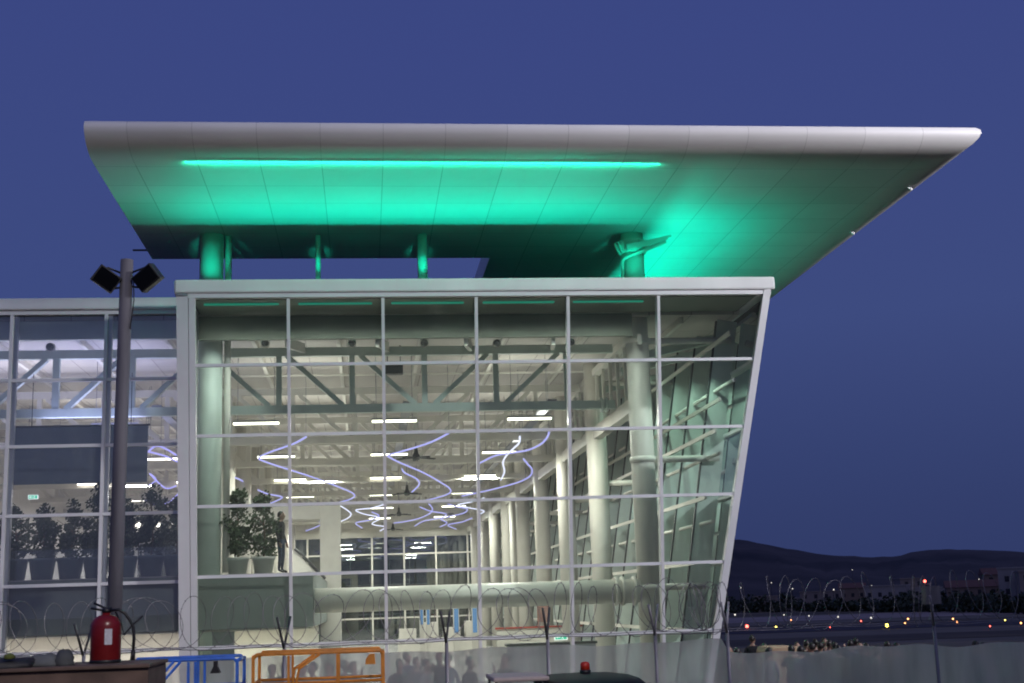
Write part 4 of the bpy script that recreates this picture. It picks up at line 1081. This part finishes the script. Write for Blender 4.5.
# scissor lifts
def lift(x0, x1, y0, ztop, mat, label, kind):
    t = thing('scissor_lift', label, 'work platform', (x0,y0,0)); w_ = x1-x0; dp = 1.15; zb = 1.15; r_ = .026
    b = MB(); b.box(-.02,0,zb-.14,w_+.02,dp,zb); b.build('deck', M_grey, t, bevel=.01)
    b = MB()
    for y in (0,dp):
        b.tube([(0,y,ztop-.06),(.05,y,ztop),(w_-.05,y,ztop),(w_,y,ztop-.06)],r_,10); b.tube([(0,y,ztop-.42),(w_,y,ztop-.42)],r_*.85,10)
    for x in (0,w_): b.tube([(x,0,ztop-.03),(x,dp,ztop-.03)],r_,10); b.tube([(x,0,ztop-.42),(x,dp,ztop-.42)],r_*.85,10)
    b.build('guard_rail', mat, t)
    px_ = [0,w_] + ([w_*.645,w_*.27] if kind == 'o' else [w_*.64,w_*.58])
    for x in px_:
        for y in (0,dp):
            b = MB(); b.bar((x,y,zb),(x,y,ztop-.03),.045 if x in (0,w_) else .035,.05,up=(0,1,0)); b.build('upright', mat, t)
    b = MB()
    if kind == 'o':
        for o_ in (0,.075): b.tube([(w_*.47+o_,-.02,ztop-.02),(w_*.315+o_*.9,-.02,ztop-.22),(w_*.30+o_*.7,-.02,ztop-.42),(w_*.30+o_*.7,-.02,zb)],.02,8)
    else:
        for o_ in (0,.1): b.tube([(w_*.5+o_-.08,-.02,ztop-.02),(w_*.26+o_-.04,-.02,ztop-.42),(w_*.26+o_-.04,-.02,zb)],.02,8)
    b.build('brace', mat, t)
    b = MB()
    if kind == 'o': b.prism([(w_*.86,ztop-.19),(w_*.94,ztop-.19),(w_*.935,ztop-.04),(w_*.895,ztop-.04),(w_*.865,ztop-.12)],'y',-.10,.05)
    else: b.prism([(w_*.77,ztop-.2),(w_*.86,ztop-.2),(w_*.835,ztop-.1),(w_*.835,ztop-.03),(w_*.80,ztop-.03),(w_*.80,ztop-.1)],'y',-.10,.05)
    b.build('control_box', mat if kind == 'o' else M_black, t, bevel=.008)
    for y in (.15,dp-.15):
        for (xa,xb2) in ((.15,w_-.15),(w_-.15,.15)):
            for (za,zb2) in ((.45,.72),(.72,.99)):
                b = MB(); b.bar((xa,y+(.03 if xa < xb2 else -.03),za),(xb2,y+(.03 if xa < xb2 else -.03),zb2),.05,.08); b.build('scissor_arm', M_dark, t)
    b = MB(); b.box(0,.05,.16,w_,dp-.05,.42); b.build('chassis', mat, t, bevel=.02)
    for x in (.28,w_-.28):
        for y in (.03,dp-.03):
            b = MB(); b.tube([(x,y-.06,.18),(x,y+.06,.18)],.18,18); b.build('wheel', M_rubber, t)
lift(3.01,4.89,-18,2.27,M_orange,'orange scissor lift platform with bent brace rails and a control box','o')
lift(1.13,2.78,-18,2.235,M_blue,'blue scissor lift platform with a black control box on its rail','b')

# small tractor with grey canopy
t = thing('tow_tractor', 'small tow tractor under a grey flat canopy roof', 'tractor', (6.81,-18.4,0))
b = MB(); b.box(-.40,-.62,1.80,.40,.62,1.87); b.build('canopy_roof', M_roofg, t, bevel=.03)
for sx in (-1,1):
    for sy in (-1,1):
        b = MB(); b.tube([(sx*.36,sy*.55,.8),(sx*.35,sy*.52,1.80)],.02,8); b.build('canopy_post', M_dark, t)
b = MB(); b.box(-.5,-1.2,.3,.5,.9,.8); b.box(-.45,-1.15,.8,.45,-.65,1.0); b.build('body', M_white, t, bevel=.05)
b = MB(); b.box(-.3,.1,.803,.3,.55,.92); b.box(-.3,.5,.92,.3,.6,1.35); b.build('seat', M_black, t, bevel=.03)
b = MB(); b.tube([(0,-.65,.9),(0,-.35,1.15)],.02,8); b.tube([(.17*math.cos(a),-.33+.08*math.sin(a),1.15+.15*math.sin(a)) for a in [2*math.pi*i/20 for i in range(21)]],.014,8); b.build('steering_wheel', M_black, t)
for sx in (-1,1):
    for sy in (-.8,.5):
        b = MB(); b.tube([(sx*.5-.08,sy,.28),(sx*.5+.08,sy,.28)],.28,20); w2 = b.build('wheel', M_rubber, t)
        b = MB(); b.tube([(sx*.5-.085,sy,.28),(sx*.5+.085,sy,.28)],.14,16); b.build('rim', M_grey, w2)
# dark car with beacon
t = thing('service_car', 'dark service car with a red beacon on its roof', 'car', (7.93,-18.5,0))
b = MB()
sec = [(-2.1,.55,.82,.75),(-2.0,.3,1.0,.86),(-1.2,.28,1.08,.9),(-.6,.28,1.12,.9),(.9,.28,1.12,.9),(1.7,.28,1.1,.88),(2.1,.35,1.0,.8)]
rings = []
for (y, z0, z1, hw) in sec:
    rings.append([b.bm.verts.new(p) for p in ((-hw,y,z0),(-hw-.02,y,(z0+z1)/2),(-hw+.04,y,z1),(hw-.04,y,z1),(hw+.02,y,(z0+z1)/2),(hw,y,z0))])
for i in range(len(rings)-1):
    for k in range(6): b._f([rings[i][k],rings[i][(k+1)%6],rings[i+1][(k+1)%6],rings[i+1][k]])
b._f(rings[0]); b._f(rings[-1][::-1]); b.build('body', M_car, t, bevel=.03)
b = MB(); rings = []
for (y, z, hw) in ((-1.0,1.70,.55),(-.85,1.765,.6),(-.3,1.80,.63),(.6,1.81,.64),(1.35,1.79,.63),(1.75,1.74,.58)):
    rings.append([b.bm.verts.new(p) for p in ((-hw-.03,y,z-.07),(-hw+.02,y,z-.02),(-hw+.2,y,z+.005),(0,y,z+.015),(hw-.2,y,z+.005),(hw-.02,y,z-.02),(hw+.03,y,z-.07))])
for i in range(len(rings)-1):
    for k in range(6):
        f = b._f([rings[i][k],rings[i][k+1],rings[i+1][k+1],rings[i+1][k]]); f.smooth = True
    b._f([rings[i][6],rings[i][0],rings[i+1][0],rings[i+1][6]])
b._f(rings[0]); b._f(rings[-1][::-1]); b.build('roof', M_car, t)
b = MB()
for s in (-1,1): b.quad((s*.86,-1.25,1.08),(s*.86,1.85,1.1),(s*.6,1.7,1.67),(s*.6,-.85,1.69))
b.quad((-.84,-1.3,1.09),(.84,-1.3,1.09),(.58,-.95,1.64),(-.58,-.95,1.64)); b.quad((-.84,1.95,1.08),(.84,1.95,1.08),(.58,1.72,1.68),(-.58,1.72,1.68)); b.build('window', M_carg, t)
b = MB()
for s in (-1,1):
    for (y0,y1) in ((-1.28,-.88),(.2,.2),(1.9,1.72)): b.bar((s*.86,y0,1.08),(s*.61,y1,1.72),.06,.06)
b.build('pillar', M_car, t)
for s in (-1,1):
    for y in (-1.3,1.3):
        b = MB(); b.tube([(s*.8-.1,y,.33),(s*.8+.1,y,.33)],.33,22); w2 = b.build('wheel', M_rubber, t)
        b = MB(); b.tube([(s*.8-.105,y,.33),(s*.8+.105,y,.33)],.2,18); b.build('rim', M_grey, w2)
    b = MB(); b.box(s*.62-.14,-2.08,.7,s*.62+.14,-1.98,.86); b.build('headlight', M_label, t, bevel=.02)
bc = thing('beacon_lamp', 'red beacon on the roof of the dark service car', 'beacon', (7.90,-17.9,1.82))
b = MB(); b.lathe([(.085,0),(.085,.05),(.075,.055)], n=20); b.build('base', M_black, bc)
b = MB(); b.lathe([(.072,.056),(.07,.14),(.055,.165),(.02,.175)], n=20); b.build('dome', pmat('red_plastic',(.5,.03,.015),.25,var=.05), bc)

# ------------------------------------------------------------------ apron floodlight mast (unseen, added right of the view to light the white edges)
t = thing('added_floodlight_mast', 'tall unseen floodlight mast added right of the view to light the white edges', 'light mast', (34,-23.3,0))
b = MB(); b.tube([(0,0,0),(0,0,18.7)],[.25,.11],14); b.build('mast', M_galv, t)
b = MB(); b.bar((-.9,0,18.7),(.9,0,18.7),.12,.12); b.build('crossarm', M_galv, t)
for s in (-.6,0,.6):
    b = MB(); b.box(s-.22,-.12,18.8,s+.22,.12,19.1); h = b.build('lamp_head', M_dark, t)
sp = bpy.data.lights.new('added_mast_lamp', 'SPOT'); sp.energy = 36000; sp.color = (.97,.95,1); sp.spot_size = R(60); sp.spot_blend = .4; sp.shadow_soft_size = .9
spo = bpy.data.objects.new('added_mast_lamp', sp); col.objects.link(spo); spo.location = (34,-23,19.4)
spo.rotation_euler = (Vector((9,-4,12.8))-spo.location).to_track_quat('-Z','Y').to_euler()

t2 = copy_tree(t, 'unseen floodlight mast added behind the camera to light the foreground', None, (13,-52,0))  # second unseen mast, added for the foreground light
sp = bpy.data.lights.new('added_apron_lamp', 'SPOT'); sp.energy = 19000; sp.color = (1,.93,.88); sp.spot_size = R(30); sp.spot_blend = .8; sp.shadow_soft_size = .6
spo = bpy.data.objects.new('added_apron_lamp', sp); col.objects.link(spo); spo.location = (13,-51.7,19.4)
spo.rotation_euler = (Vector((1.5,-12,1.5))-spo.location).to_track_quat('-Z','Y').to_euler()

# ------------------------------------------------------------------ render settings
sc.render.engine = 'CYCLES'
sc.view_settings.view_transform = 'Standard'; sc.view_settings.look = 'None'
sc.view_settings.exposure = 0; sc.view_settings.gamma = 1; sc.view_settings.use_curve_mapping = False
cy = sc.cycles
cy.use_denoising = True; cy.pixel_filter_type = 'BLACKMAN_HARRIS'; cy.filter_width = 1.9
try: cy.denoiser = 'OPENIMAGEDENOISE'
except Exception: pass
cy.max_bounces = 7; cy.diffuse_bounces = 3; cy.glossy_bounces = 4; cy.transmission_bounces = 4; cy.transparent_max_bounces = 24
cy.sample_clamp_indirect = 4; cy.caustics_reflective = False; cy.caustics_refractive = False
